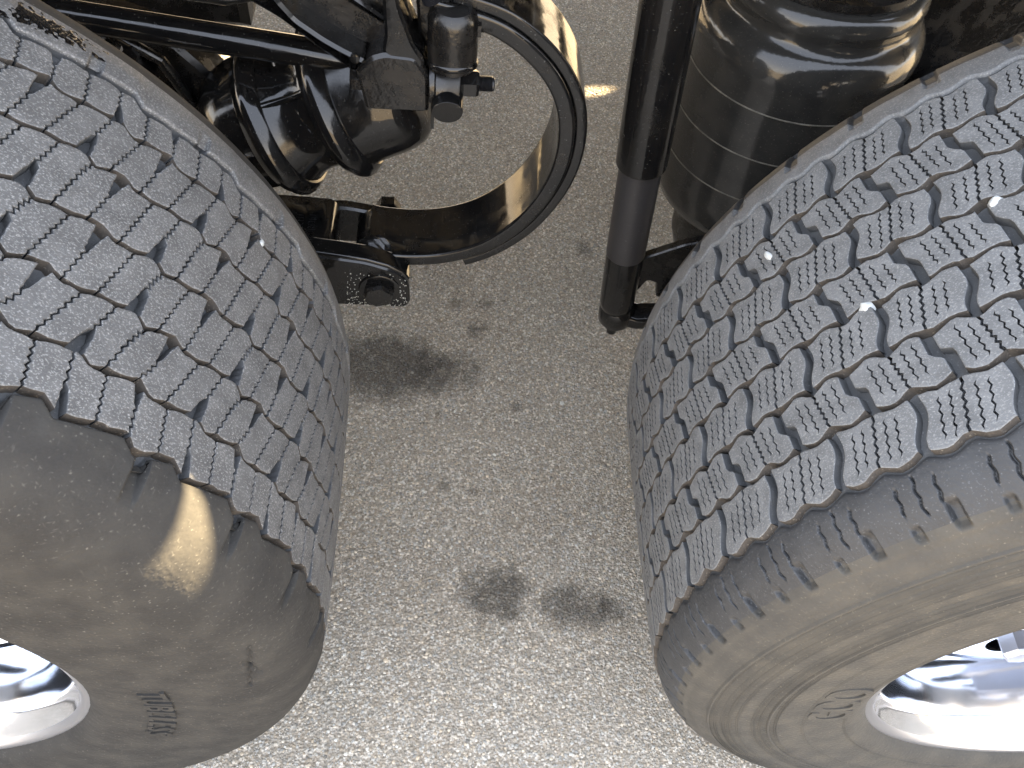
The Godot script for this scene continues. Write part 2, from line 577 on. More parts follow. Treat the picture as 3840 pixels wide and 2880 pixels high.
# One block of tread rubber. zt, zb: edges of the block as functions of phi; vs: samples from top edge to bottom edge;
# lines: for every cut the phi of its left and right lip at each sample (outer lips of the first and last are not used).
func tread_block(zt: Callable, zb: Callable, vs: PackedFloat64Array, lines: Array, depth: float, sipe: float, draft: float, drop: float, cols: int, lift := 0.0) -> ArrayMesh:
	var TP := PackedVector3Array()
	var TN := PackedVector3Array()
	var WP := PackedVector3Array()
	var WN := PackedVector3Array()
	var XP := PackedVector3Array()
	var XN := PackedVector3Array()
	var ns := lines.size() - 1
	var nv := vs.size()
	var rd := rad_to_deg(1.0 / TYRE_R)
	var bev := 0.0011 * rd
	var loop_l := []
	var loop_r := []
	var loop_t := []
	var loop_b := []
	for s in ns:
		var grid := []
		for j in nv:
			var v: float = vs[j]
			var pl: float = lines[s].r[j]
			var pr: float = lines[s + 1].l[j]
			var ph := []
			ph.push_back(pl)
			if s == 0:
				ph.push_back(pl + bev)
			for k in range(1, cols):
				ph.push_back(lerpf(pl, pr, float(k) / cols))
			if s == ns - 1:
				ph.push_back(pr - bev)
			ph.push_back(pr)
			var row := []
			for i in ph.size():
				var p: float = ph[i]
				var z := lerpf(zt.call(p), zb.call(p), v)
				var outer := (s == 0 and i == 0) or (s == ns - 1 and i == ph.size() - 1) or j == 0 or j == nv - 1
				var r := crown(z) + lift - (drop if outer else 0.0)
				var nr := cyl(p, 1.0, 0.0)
				var tn := Vector3.ZERO
				var tang := cyl(p + 90.0, 1.0, 0.0)
				if s == 0 and i == 0:
					tn -= tang
				if s == ns - 1 and i == ph.size() - 1:
					tn += tang
				if j == 0:
					tn += Vector3(0, 0, -1)
				if j == nv - 1:
					tn += Vector3(0, 0, 1)
				row.push_back([cyl(p, r, z), (nr + tn * 0.8).normalized(), p, z])
			grid.push_back(row)
		for j in nv - 1:
			for i in grid[0].size() - 1:
				var A = grid[j][i]
				var B = grid[j][i + 1]
				var C = grid[j + 1][i + 1]
				var D = grid[j + 1][i]
				for q in [A, B, C, A, C, D]:
					TP.push_back(q[0])
					TN.push_back(q[1])
		# border rows for the outer wall, and the lips of the cuts
		for i in grid[0].size():
			loop_t.push_back(grid[0][i][0])
			loop_b.push_back(grid[nv - 1][i][0])
		if s == 0:
			for j in nv:
				loop_l.push_back(grid[j][0][0])
		if s == ns - 1:
			for j in nv:
				loop_r.push_back(grid[j][grid[j].size() - 1][0])
		if s < ns - 1:
			for j in nv - 1:
				var a0: float = lines[s + 1].l[j]
				var a1: float = lines[s + 1].l[j + 1]
				var b0: float = lines[s + 1].r[j]
				var b1: float = lines[s + 1].r[j + 1]
				if b0 - a0 < 1e-4 and b1 - a1 < 1e-4:
					continue
				var z0 := lerpf(zt.call(a0), zb.call(a0), vs[j])
				var z1 := lerpf(zt.call(a1), zb.call(a1), vs[j + 1])
				var r0 := crown(z0) + lift - (drop if j == 0 else 0.0)
				var r1 := crown(z1) + lift - (drop if j + 1 == nv - 1 else 0.0)
				var c0 := cyl(a0, r0, z0)
				var c1 := cyl(a1, r1, z1)
				var e0 := cyl(b0, r0, z0)
				var e1 := cyl(b1, r1, z1)
				var c0d := cyl(a0, r0 - sipe, z0)
				var c1d := cyl(a1, r1 - sipe, z1)
				var e0d := cyl(b0, r0 - sipe, z0)
				var e1d := cyl(b1, r1 - sipe, z1)
				wall(XP, XN, c0, c0d, c1d, c1)
				wall(XP, XN, e1, e1d, e0d, e0)
				wall(XP, XN, c0d, e0d, e1d, c1d)
	# outer walls run down to the carcass, leaning outwards by the draft
	var bt := skirt_dirs(loop_t, Vector3(0, 0, -1), draft, depth)
	wall_strip(WP, WN, loop_t, bt, false)
	var bb := skirt_dirs(loop_b, Vector3(0, 0, 1), draft, depth)
	wall_strip(WP, WN, loop_b, bb, true)
	var la := []
	for p in loop_l:
		var tg: Vector3 = Vector3(p.y, -p.x, 0).normalized()
		la.push_back(Vector3(p.x, p.y, 0) * (1.0 - depth / Vector2(p.x, p.y).length()) + Vector3(0, 0, p.z) - tg * draft * 0.4)
	wall_strip(XP, XN, loop_l, la, true)
	var ra := []
	for p in loop_r:
		var tg: Vector3 = Vector3(p.y, -p.x, 0).normalized()
		ra.push_back(Vector3(p.x, p.y, 0) * (1.0 - depth / Vector2(p.x, p.y).length()) + Vector3(0, 0, p.z) + tg * draft * 0.4)
	wall_strip(XP, XN, loop_r, ra, false)
	var am := ArrayMesh.new()
	for pair in [[TP, TN], [WP, WN], [XP, XN]]:
		var arr := []
		arr.resize(Mesh.ARRAY_MAX)
		arr[Mesh.ARRAY_VERTEX] = pair[0]
		arr[Mesh.ARRAY_NORMAL] = pair[1]
		am.add_surface_from_arrays(Mesh.PRIMITIVE_TRIANGLES, arr)
	return am

func skirt_dirs(top: Array, dir: Vector3, draft: float, depth: float) -> Array:
	var out := []
	for p in top:
		out.push_back(Vector3(p.x, p.y, 0) * (1.0 - depth / Vector2(p.x, p.y).length()) + Vector3(0, 0, p.z) + dir * draft)
	return out

func wall_strip(P: PackedVector3Array, N: PackedVector3Array, a: Array, b: Array, flip: bool):
	for i in a.size() - 1:
		if flip:
			wall(P, N, a[i + 1], b[i + 1], b[i], a[i])
		else:
			wall(P, N, a[i], b[i], b[i + 1], a[i + 1])

func wall(P: PackedVector3Array, N: PackedVector3Array, a: Vector3, b: Vector3, c: Vector3, d: Vector3):
	var n := (c - a).cross(d - b)
	if n.length_squared() < 1e-18:
		return
	n = n.normalized()
	for q in [a, b, c, a, c, d]:
		P.push_back(q)
		N.push_back(-n)

func vsamples(n: int, b: float) -> PackedFloat64Array:
	var a := PackedFloat64Array([0.0, b])
	for i in range(1, n):
		a.push_back(lerpf(b, 1.0 - b, float(i) / n))
	a.push_back(1.0 - b)
	a.push_back(1.0)
	return a

# carcass: profile points (z, r, k) from the inner bead to the outer bead; k says how far the tread-edge wave moves the point
func carcass(prof: Array, fine0: float, fine1: float, wave_out: Callable, wave_in: Callable, dent: Callable, mats: Array, split: Callable, fine := 0.25) -> ArrayMesh:
	var phis := []
	var p := fine0
	while p < fine1:
		phis.push_back(p)
		p += fine
	while p < fine0 + 360.0:
		phis.push_back(p)
		p += 2.0
	phis.push_back(fine0 + 360.0)
	var n := phis.size()
	var m := prof.size()
	var pn := PackedVector2Array()
	for j in m:
		var a: Array = prof[max(j - 1, 0)]
		var b: Array = prof[min(j + 1, m - 1)]
		pn.push_back(Vector2(-(b[1] - a[1]), b[0] - a[0]).normalized())
	var G := PackedVector3Array()
	G.resize(n * m)
	for i in n:
		var ph: float = phis[i]
		var near := ph <= fine1
		for j in m:
			var z: float = prof[j][0]
			var r: float = prof[j][1]
			var k: float = prof[j][2]
			if k != 0.0 and near:
				z += k * (wave_out.call(ph) if z > 0.0 else wave_in.call(ph))
			if near:
				var d: float = dent.call(ph, z, r)
				if d != 0.0:
					r -= d * pn[j].y
					z -= d * pn[j].x
			G[i * m + j] = cyl(ph, r, z)
	var am := ArrayMesh.new()
	var Ps := []
	var Ns := []
	for q in mats.size():
		Ps.push_back(PackedVector3Array())
		Ns.push_back(PackedVector3Array())
	var NN := PackedVector3Array()
	NN.resize(n * m)
	for i in n:
		for j in m:
			var i0: int = max(i - 1, 0)
			var i1: int = min(i + 1, n - 1)
			if i == 0 or i == n - 1:
				i0 = n - 2
				i1 = 1
			var j0: int = max(j - 1, 0)
			var j1: int = min(j + 1, m - 1)
			var dp := G[i1 * m + j] - G[i0 * m + j]
			var dz := G[i * m + j1] - G[i * m + j0]
			NN[i * m + j] = dz.cross(dp).normalized()
	for i in n - 1:
		for j in m - 1:
			var q: int = split.call(0.5 * (prof[j][0] + prof[j + 1][0]), 0.5 * (prof[j][1] + prof[j + 1][1]))
			for id in [i * m + j, (i + 1) * m + j + 1, i * m + j + 1, i * m + j, (i + 1) * m + j, (i + 1) * m + j + 1]:
				Ps[q].push_back(G[id])
				Ns[q].push_back(NN[id])
	for q in mats.size():
		var arr := []
		arr.resize(Mesh.ARRAY_MAX)
		arr[Mesh.ARRAY_VERTEX] = Ps[q]
		arr[Mesh.ARRAY_NORMAL] = Ns[q]
		am.add_surface_from_arrays(Mesh.PRIMITIVE_TRIANGLES, arr)
		am.surface_set_material(q, mats[q])
	return am

# dense profile through control points
func dense(ctrl: Array, step: float) -> Array:
	var out := []
	for i in ctrl.size() - 1:
		var a: Array = ctrl[i]
		var b: Array = ctrl[i + 1]
		var d := Vector2(a[0] - b[0], a[1] - b[1]).length()
		var n: int = max(1, int(ceil(d / step)))
		for k in n:
			var t := float(k) / n
			# Catmull-Rom for the rounded stretches
			if a.size() > 3 and b.size() > 3 and i > 0 and i < ctrl.size() - 2:
				var p0: Array = ctrl[i - 1]
				var p3: Array = ctrl[i + 2]
				out.push_back([cubic_interpolate(a[0], b[0], p0[0], p3[0], t), cubic_interpolate(a[1], b[1], p0[1], p3[1], t), lerpf(a[2], b[2], t)])
			else:
				out.push_back([lerpf(a[0], b[0], t), lerpf(a[1], b[1], t), lerpf(a[2], b[2], t)])
	var l: Array = ctrl[ctrl.size() - 1]
	out.push_back([l[0], l[1], l[2]])
	return out

# low moulded ribs round the outer sidewall
func with_rings(prof: Array, rings: Array) -> Array:
	var out := []
	for i in prof.size() - 1:
		var a: Array = prof[i]
		var b: Array = prof[i + 1]
		out.push_back(a)
		if a[0] < 0.19 or a[1] <= b[1]:
			continue
		var adds := []
		for g in rings:
			for q in [[0.0022, 0.0], [0.0010, 1.0], [-0.0008, 1.0], [-0.0014, 0.0]]:
				var r: float = g[0] + q[0]
				if r < a[1] and r > b[1]:
					var t: float = (a[1] - r) / (a[1] - b[1])
					adds.push_back([lerpf(a[0], b[0], t) + g[1] * q[1], r, 0.0])
		adds.sort_custom(func(x, y): return x[1] > y[1])
		out.append_array(adds)
	out.push_back(prof[prof.size() - 1])
	return out

func pmod(x: float, p: float) -> float:
	return x - p * floor(x / p)

# sawtooth that falls slowly and jumps up at the given places (degrees, period per)
func saw(ph: float, jumps: Array, per: float, amp: float) -> float:
	var best := 1e9
	var nxt := 1e9
	for j in jumps:
		var d := pmod(ph - j, per)
		best = min(best, d)
		var e := pmod(j - ph, per)
		nxt = min(nxt, e)
	var span := best + nxt
	var t: float = best / max(span, 0.001)
	var rise := 1.1
	if best < rise:
		return lerpf(-amp, amp, best / rise)
	return lerpf(amp, -amp, (best - rise) / max(span - rise, 0.01))

const PER_L := 11.25
const RIB_PHI := [50.4, 50.4, 47.2, 58.1, 55.1, 53.1]
const RIB_SLANT := [0.35, -1.6, -1.7, -1.8, -2.2, 0.25]
const GRV_Z := [-0.1325, -0.0985, -0.0505, 0.003, 0.055, 0.1045, 0.1455]
const GRV_AMP := [0.004, 0.0038, 0.0038, 0.0038, 0.0038, 0.0038, 0.0046]

func groove_l(k: int, ph: float) -> float:
	var jumps := []
	if k == 0:
		jumps = [45.9 + 11.25]
	elif k == 6:
		jumps = [53.0, 57.7]
	else:
		jumps = [RIB_PHI[k - 1] + 5.625 + RIB_SLANT[k - 1] + 0.5, RIB_PHI[k]]
	return GRV_Z[k] + saw(ph, jumps, PER_L, GRV_AMP[k])

func build_left_wheel() -> Node3D:
	var root := thing("truck_tyre", "left truck tyre with worn block tread of zigzag-cut lugs", "tyre", Vector3(-HALF_BASE, 0, 0), "wide truck tyres")
	var gap := 0.0021
	var nib := noise(79, 1.0, FastNoiseLite.TYPE_SIMPLEX, 3)
	var hub := Vector3(0, TYRE_R, 0)
	# carcass with shoulders and sidewalls
	var fl := TYRE_R - 0.0115
	var side := [[0.1650, 0.4995, 0.25, 1], [0.1735, 0.4968, 0.0, 1], [0.182, 0.493, 0.0, 1], [0.195, 0.484, 0.0, 1], [0.207, 0.470, 0.0, 1], [0.215, 0.452, 0.0, 1], [0.2195, 0.432, 0.0, 1], [0.2215, 0.41, 0, 1], [0.2225, 0.385, 0, 1], [0.2228, 0.36, 0, 1], [0.2222, 0.335, 0, 1], [0.2200, 0.315, 0, 1], [0.2165, 0.305, 0, 1], [0.2110, 0.2975, 0, 1], [0.203, 0.2925, 0, 1], [0.19, 0.288, 0, 1]]
	var ctrl := []
	for i in range(side.size() - 1, -1, -1):
		var q: Array = side[i]
		ctrl.push_back([-q[0], q[1], q[2] * 0.6, 1])
	ctrl.push_back([-0.1500, 0.5030, 1.0, 1])
	ctrl.push_back([-0.1372, 0.5040, 1.0])
	ctrl.push_back([-0.1358, 0.5030, 1.0])
	ctrl.push_back([-0.1345, fl, 1.0])
	ctrl.push_back([-0.10, fl, 0.0])
	ctrl.push_back([0.10, fl, 0.0])
	ctrl.push_back([0.1470, fl - 0.0005, 1.0])
	ctrl.push_back([0.1484, 0.5008, 1.0])
	ctrl.push_back([0.1498, 0.5018, 1.0])
	ctrl.push_back([0.1570, 0.5014, 0.7, 1])
	for q in side:
		ctrl.push_back(q)
	var prof := dense(ctrl, 0.003)
	var wo := func(ph): return groove_l(6, ph) - GRV_Z[6]
	var wi := func(ph): return groove_l(0, ph) - GRV_Z[0]
	var nz := noise(71, 9.0, FastNoiseLite.TYPE_SIMPLEX_SMOOTH, 3)
	var dent := func(ph: float, z: float, r: float) -> float:
		var d := 0.0
		if z > 0.146:
			var u := pmod(ph - 55.4 + 0.35 + 5.6, PER_L) - 5.6
			var t := (z - 0.150) / 0.034
			if t < 1.0 and absf(u) < 0.7:
				d = 0.0098 * clampf(1.25 - 1.25 * t, 0.0, 1.0) * clampf((0.64 - absf(u)) / 0.08, 0.0, 1.0)
			# shallow swellings of the old sidewall
			if z > 0.2:
				d += 0.0004 * nz.get_noise_2d(ph * 0.05, r * 8.0) + 0.0006 * clampf(1.0 - absf(r - 0.454) / 0.0025, 0.0, 1.0) - 0.0005 * clampf(1.0 - absf(r - 0.43) / 0.003, 0.0, 1.0)
				# split in the rubber
				for c in [[79.2, 0.4655, 83.6, 0.4575], [83.6, 0.4575, 84.6, 0.4545], [84.6, 0.4545, 89.4, 0.4465], [84.2, 0.4560, 86.5, 0.4590], [82.0, 0.4535, 84.4, 0.4552]]:
					var A := Vector2(c[0] * 0.0080, c[1])
					var B := Vector2(c[2] * 0.0080, c[3])
					var Q := Vector2(ph * 0.0080, r)
					var tt: float = clampf((Q - A).dot(B - A) / (B - A).length_squared(), 0.0, 1.0)
					var dq := Q.distance_to(A.lerp(B, tt))
					if dq < 0.0022:
						d += 0.0045 * (1.0 - dq / 0.0022)
				# scuffed band along the bulge
				if r > 0.425 and r < 0.449 and ph > 72.0 and ph < 105.0:
					d += 0.0010 * absf(nz.get_noise_2d(ph * 0.6, r * 90.0))
		elif z < -0.134:
			var u2 := pmod(ph - 53.4 + 5.6, PER_L) - 5.6
			var t2 := (-0.136 - z) / 0.016
			if t2 < 1.0 and absf(u2) < 0.8:
				d = 0.0055 * clampf(1.0 - t2 * 0.8, 0.0, 1.0) * clampf((0.62 - absf(u2)) / 0.15, 0.0, 1.0)
		return d
	var mats := [M.cut, M.tread, M.side_left]
	var split := func(z: float, r: float) -> int:
		if absf(z) < 0.1345 + (0.013 if z > 0.0 else 0.001):
			return 0
		return 1 if z < 0.0 and z > -0.168 else 2
	var am := carcass(prof, 22.0, 132.0, wo, wi, dent, mats, split, 0.16)
	var tyre := put(am, "carcass", null, root)
	tyre.position = hub
	# blocks: six ribs, four kinds of block in each repeat of the pattern
	var rest := SurfaceTool.new()
	var rest2 := SurfaceTool.new()
	var rest3 := SurfaceTool.new()
	rest3.begin(Mesh.PRIMITIVE_TRIANGLES)
	rest.begin(Mesh.PRIMITIVE_TRIANGLES)
	rest2.begin(Mesh.PRIMITIVE_TRIANGLES)
	var step := PER_L / 4.0
	for rib in 6:
		var zz: int = [5, 7, 8, 8, 7, 6][rib]
		var vs := vsamples(zz * 2 - 1, 0.03)
		for variant in 4:
			for kind in 4:
				# worn edges: each block bulges a little and is nibbled at its rim
				var c_mid: float = RIB_PHI[rib] + kind * step
				var wv: float = variant * 37.0 + kind * 11.0
				var zt := func(ph): return groove_l(rib, ph) + gap + (0.0008 if rib == 0 else 0.0) - 0.0021 * (absf(sin(PI * (ph - c_mid) / step)) - 0.55) + 0.0007 * nib.get_noise_2d(ph * 2.2, wv)
				var zb := func(ph): return groove_l(rib + 1, ph) - gap + 0.0021 * (absf(sin(PI * (ph - c_mid - RIB_SLANT[rib]) / step)) - 0.55) + 0.0007 * nib.get_noise_2d(ph * 2.2, wv + 5.0)
				var lines := []
				for e in 2:
					var n: int = (kind + e) % 4
					var c0: float = RIB_PHI[rib] + (kind + e) * step
					var L := []
					var R := []
					for j in vs.size():
						var v: float = vs[j]
						var amp := 0.14 if rib in [1, 2, 3, 4] else 0.12
						var zig := amp * (1.0 if j % 2 == 0 else -1.0)
						if v < 0.05 or v > 0.95:
							zig *= 0.3
						var c: float = c0 + RIB_SLANT[rib] * v + zig + 0.05 * nib.get_noise_2d(v * 6.0, wv + 9.0 * e)
						var h := 0.10 if n % 2 == 1 else 0.09
						var wl := h
						var wr := h
						if n == 0:
							var t := clampf((0.44 - v) / 0.40, 0.0, 1.0)
							if v < 0.44:
								wl += lerpf(0.10, 0.58, t)
								wr += lerpf(0.08, 0.34, t)
								c -= zig * 0.8
							if rib in [0, 5]:
								wl = lerpf(wl, h, 0.45)
						elif n == 2:
							var t := clampf((v - 0.56) / 0.40, 0.0, 1.0)
							if v > 0.56:
								wl += lerpf(0.04, 0.20, t)
								wr += lerpf(0.26, 0.78, t)
								c -= zig * 0.8
							if rib in [0, 5]:
								wr = lerpf(wr, h, 0.4)
						L.push_back(c - wl)
						R.push_back(c + wr)
					lines.push_back({"l": L, "r": R})
				var jit := 0.0006 * nib.get_noise_2d(wv, 3.3 + rib)
				var mesh := tread_block(zt, zb, vs, lines, 0.0125, 0.006, 0.0012, 0.0007, 5, jit)
				mesh.surface_set_material(0, M.tread)
				mesh.surface_set_material(1, M.wall)
				mesh.surface_set_material(2, M.cut)
				for rep in 32:
					if (rep * 3 + kind + rib + rep / 4) % 4 != variant:
						continue
					var ang: float = rep * PER_L
					var centre := pmod(RIB_PHI[rib] + (kind + 0.5) * step + ang + 180.0, 360.0) - 180.0
					var xf := Transform3D(Basis(Vector3(0, 0, 1), -deg_to_rad(ang)), Vector3.ZERO)
					if centre > 24.0 and centre < 122.0:
						var mi := put(mesh, "tread_block", null, tyre)
						mi.transform = xf
					else:
						rest.append_from(mesh, 0, xf)
						rest2.append_from(mesh, 1, xf)
						rest3.append_from(mesh, 2, xf)
	var rm := rest.commit()
	rest2.commit(rm)
	rest3.commit(rm)
	rm.surface_set_material(0, M.tread)
	rm.surface_set_material(1, M.wall)
	rm.surface_set_material(2, M.cut)
	var ro := put(rm, "tread_blocks", null, tyre)
	ro.set_meta("kind", "stuff")
	# moulded lettering low on the sidewall
	raised_text("TUBELESS", 90.0, 2.95, 0.362, 0.2226, 0.0245, tyre, 1.0, M.side_left)
	# tar smear on the inner shoulder
	smear(tyre)
	return root

func raised_text(txt: String, phi0: float, dphi: float, r: float, z: float, size: float, parent: Node, dirn: float, mat: Material):
	var f := SystemFont.new()
	f.font_names = PackedStringArray(["Droid Sans"])
	f.font_weight = 700
	for i in txt.length():
		var tm := TextMesh.new()
		tm.text = txt[i]
		tm.font = f
		tm.font_size = 64
		tm.pixel_size = size / 46.0
		tm.depth = 0.0042
		tm.curve_step = 4.0
		var ph := phi0 + dphi * i * dirn
		var up := cyl(ph, 1.0, 0.0)
		var out := Vector3(0, 0, 1)
		# lean with the sidewall
		out = (out - up * 0.01).normalized()
		up = (up - out * up.dot(out)).normalized()
		var mi := put(tm, "raised_letter", mat, parent)
		mi.transform = Transform3D(Basis(up.cross(out), up, out), cyl(ph, r, z))

func smear(parent: Node):
	# thin crust of tar: ragged patch lying on the inner shoulder
	var nz := noise(77, 0.9, FastNoiseLite.TYPE_SIMPLEX, 3)
	var mb := MB.new()
	var n := 60
	var m := 16
	var pts := []
	for i in n + 1:
		var row := []
		for j in m + 1:
			var ph := lerpf(34.0, 43.5, float(i) / n)
			var u := float(j) / m
			var mid := lerpf(-0.150, -0.1585, float(i) / n)
			var z := mid + (u - 0.5) * lerpf(0.030, 0.014, float(i) / n)
			var k := nz.get_noise_2d(ph * 1.1, z * 170.0)
			var h := (0.46 - absf(u - 0.5)) * 2.0 + k * 0.9 + 0.22
			row.push_back([cyl(ph, shoulder_r(z) - 0.0006 + 0.0013 * clampf(h, -0.4, 0.6) + 0.00022 * nz.get_noise_2d(ph * 5.0, z * 800.0), z), h])
		pts.push_back(row)
	for i in n:
		for j in m:
			if pts[i][j][1] > -0.1 or pts[i + 1][j + 1][1] > -0.1:
				mb.quad(pts[i][j][0], pts[i][j + 1][0], pts[i + 1][j + 1][0], pts[i + 1][j][0])
	var o := part(mb, "tar_smear", M.tar, parent, 60.0)
	o.set_meta("label", "glossy black tar smear on the inner shoulder")

func shoulder_r(z: float) -> float:
	var a := absf(z)
	if a < 0.15:
		return lerpf(0.5040, 0.5030, clampf((a - 0.137) / 0.013, 0.0, 1.0))
	if a < 0.165:
		return lerpf(0.5030, 0.4995, (a - 0.15) / 0.015)
	return lerpf(0.4995, 0.494, (a - 0.165) / 0.015)

# right tyre: seven rows of sculpted blocks with five wavy sipes each
const PER_R := 7.5
const ROW_T := [-0.1450, -0.1036, -0.0621, -0.0206, 0.0209, 0.0641, 0.1078]
const ROW_B := [-0.1080, -0.0665, -0.0250, 0.0165, 0.0590, 0.1026, 0.1500]
const ROW_PHI := [-55.2, -52.0, -55.0, -51.8, -54.8, -51.6, -54.3]
const ROW_SL := [-0.8, 1.0, -0.8, 0.95, -0.7, 0.9, -0.7]

func row_wave(row: int, ph: float, edge: int) -> float:
	# wavy flanks: a gentle saw across each block plus a lobe in each half
	var c: float = ROW_PHI[row] + ROW_SL[row] * (0.0 if edge == 0 else 1.0)
	var t := pmod(ph - c + PER_R * 0.5, PER_R) / PER_R
	var lobe := absf(sin(TAU * (t - 0.5)))
	# both banks of a groove share one wave, so that the groove keeps its width
	var w := 0.0021 * sin(TAU * (ph + 55.2) / (PER_R * 0.5) + PI * 0.5 * (row + edge))
	return w + (0.0023 if edge == 1 else -0.0023) * (lobe - 0.62)

func build_right_wheel() -> Node3D:
	var root := thing("truck_tyre", "right truck tyre with deep wavy tread of many-siped blocks", "tyre", Vector3(HALF_BASE, 0, 0), "wide truck tyres")
	var hub := Vector3(0, TYRE_R, 0)
	var fl := TYRE_R - 0.0098
	var nib := noise(78, 1.0, FastNoiseLite.TYPE_SIMPLEX, 3)
	var side := [[0.1650, 0.4985, 0.3, 1], [0.178, 0.4945, 0.1, 1], [0.190, 0.4875, 0.0, 1], [0.198, 0.4810, 0.0, 1], [0.2015, 0.4770, 0, 1], [0.2030, 0.4735, 0, 1], [0.2075, 0.4680, 0.0, 1], [0.2112, 0.4605, 0, 1], [0.2150, 0.4510, 0.0, 1], [0.2195, 0.432, 0.0, 1], [0.2215, 0.41, 0, 1], [0.2225, 0.385, 0, 1], [0.2228, 0.36, 0, 1], [0.2222, 0.335, 0, 1], [0.2200, 0.315, 0, 1], [0.2165, 0.305, 0, 1], [0.2110, 0.2975, 0, 1], [0.203, 0.2925, 0, 1], [0.19, 0.288, 0, 1]]
	var ctrl := []
	for i in range(side.size() - 1, -1, -1):
		var q: Array = side[i]
		ctrl.push_back([-q[0], q[1], q[2], 1])
	ctrl.push_back([-0.1530, 0.5010, 1.0, 1])
	ctrl.push_back([-0.1515, 0.5012, 1.0])
	ctrl.push_back([-0.1500, 0.5000, 1.0])
	ctrl.push_back([-0.1475, fl, 1.0])
	ctrl.push_back([-0.11, fl, 0.0])
	ctrl.push_back([0.11, fl, 0.0])
	ctrl.push_back([0.1525, fl + 0.0005, 1.0])
	ctrl.push_back([0.1550, 0.4985, 1.0])
	ctrl.push_back([0.1580, 0.4993, 0.8])
	for q in side:
		ctrl.push_back(q)
	var prof := with_rings(dense(ctrl, 0.0024), [[0.4545, 0.0018], [0.4485, 0.0018], [0.4405, 0.0020], [0.4340, 0.0018], [0.4260, 0.0013], [0.4100, 0.0018], [0.4030, 0.0020], [0.3955, 0.0018], [0.3880, 0.0018], [0.3600, 0.0008], [0.3180, 0.0012]])
	var wo := func(ph): return row_wave(6, ph, 1) * 0.8
	var wi := func(ph): return row_wave(0, ph, 0) * 0.8
	var dent := func(ph: float, z: float, r: float) -> float:
		var d := 0.0
		if z > 0.16:
			# scallops where the dusty band begins
			var u := pmod(ph + 58.35 + 3.75, PER_R) - 3.75
			if absf(u) < 0.75 and r < 0.4925 and r > 0.479:
				d += 0.006 * clampf((0.62 - absf(u)) / 0.25, 0.0, 1.0) * clampf((0.4925 - r) / 0.003, 0.0, 1.0) * clampf((r - 0.479) / 0.0015, 0.0, 1.0)
			var u2 := pmod(ph + 61.9 + 3.75, PER_R) - 3.75
			if absf(u2) < 0.6 and r < 0.4872 and r > 0.479:
				d += 0.0042 * clampf((0.5 - absf(u2)) / 0.25, 0.0, 1.0) * clampf((0.4872 - r) / 0.002, 0.0, 1.0) * clampf((r - 0.479) / 0.0015, 0.0, 1.0)
			# wavy sipes let into the shoulder
			if z < 0.190:
				for e in 3:
					var zig := 0.11 * (absf(pmod(z * 1000.0 / 5.5, 2.0) - 1.0) * 2.0 - 1.0)
					var u4 := pmod(ph + 52.95 + 1.62 * (1 - e) - zig + 3.75, PER_R) - 3.75
					var za := 0.1615 if e == 1 else 0.1655
					var zc := 0.1880 if e == 1 else 0.1835
					if z > za and z < zc and absf(u4) < 0.095:
						d += 0.0030
			var cr := absf(r - 0.4615 - 0.0006 * sin(ph * 1.7))
			if cr < 0.0012:
				d += 0.0008 * (1.0 - cr / 0.0012)
		elif z < -0.165:
			var u3 := pmod(ph + 55.5 + 3.75, PER_R) - 3.75
			if absf(u3) < 1.0 and r < 0.4995 and r > 0.478:
				d += 0.0045 * clampf((0.8 - absf(u3)) / 0.3, 0.0, 1.0)
		return d
	var mats := [M.cut, M.shoulder_right, M.side_right, M.tread_right]
	var split := func(z: float, r: float) -> int:
		if absf(z) < 0.1495 + (0.0045 if z > 0.0 else 0.0):
			return 0
		if z < 0.0:
			return 3 if z > -0.175 else 1
		return 1 if r > 0.4835 else 2
	var am := carcass(prof, -130.0, -24.0, wo, wi, dent, mats, split, 0.085)
	var tyre := put(am, "carcass", null, root)
	tyre.position = hub
	var rest := SurfaceTool.new()
	var rest2 := SurfaceTool.new()
	var rest3 := SurfaceTool.new()
	rest3.begin(Mesh.PRIMITIVE_TRIANGLES)
	rest.begin(Mesh.PRIMITIVE_TRIANGLES)
	rest2.begin(Mesh.PRIMITIVE_TRIANGLES)
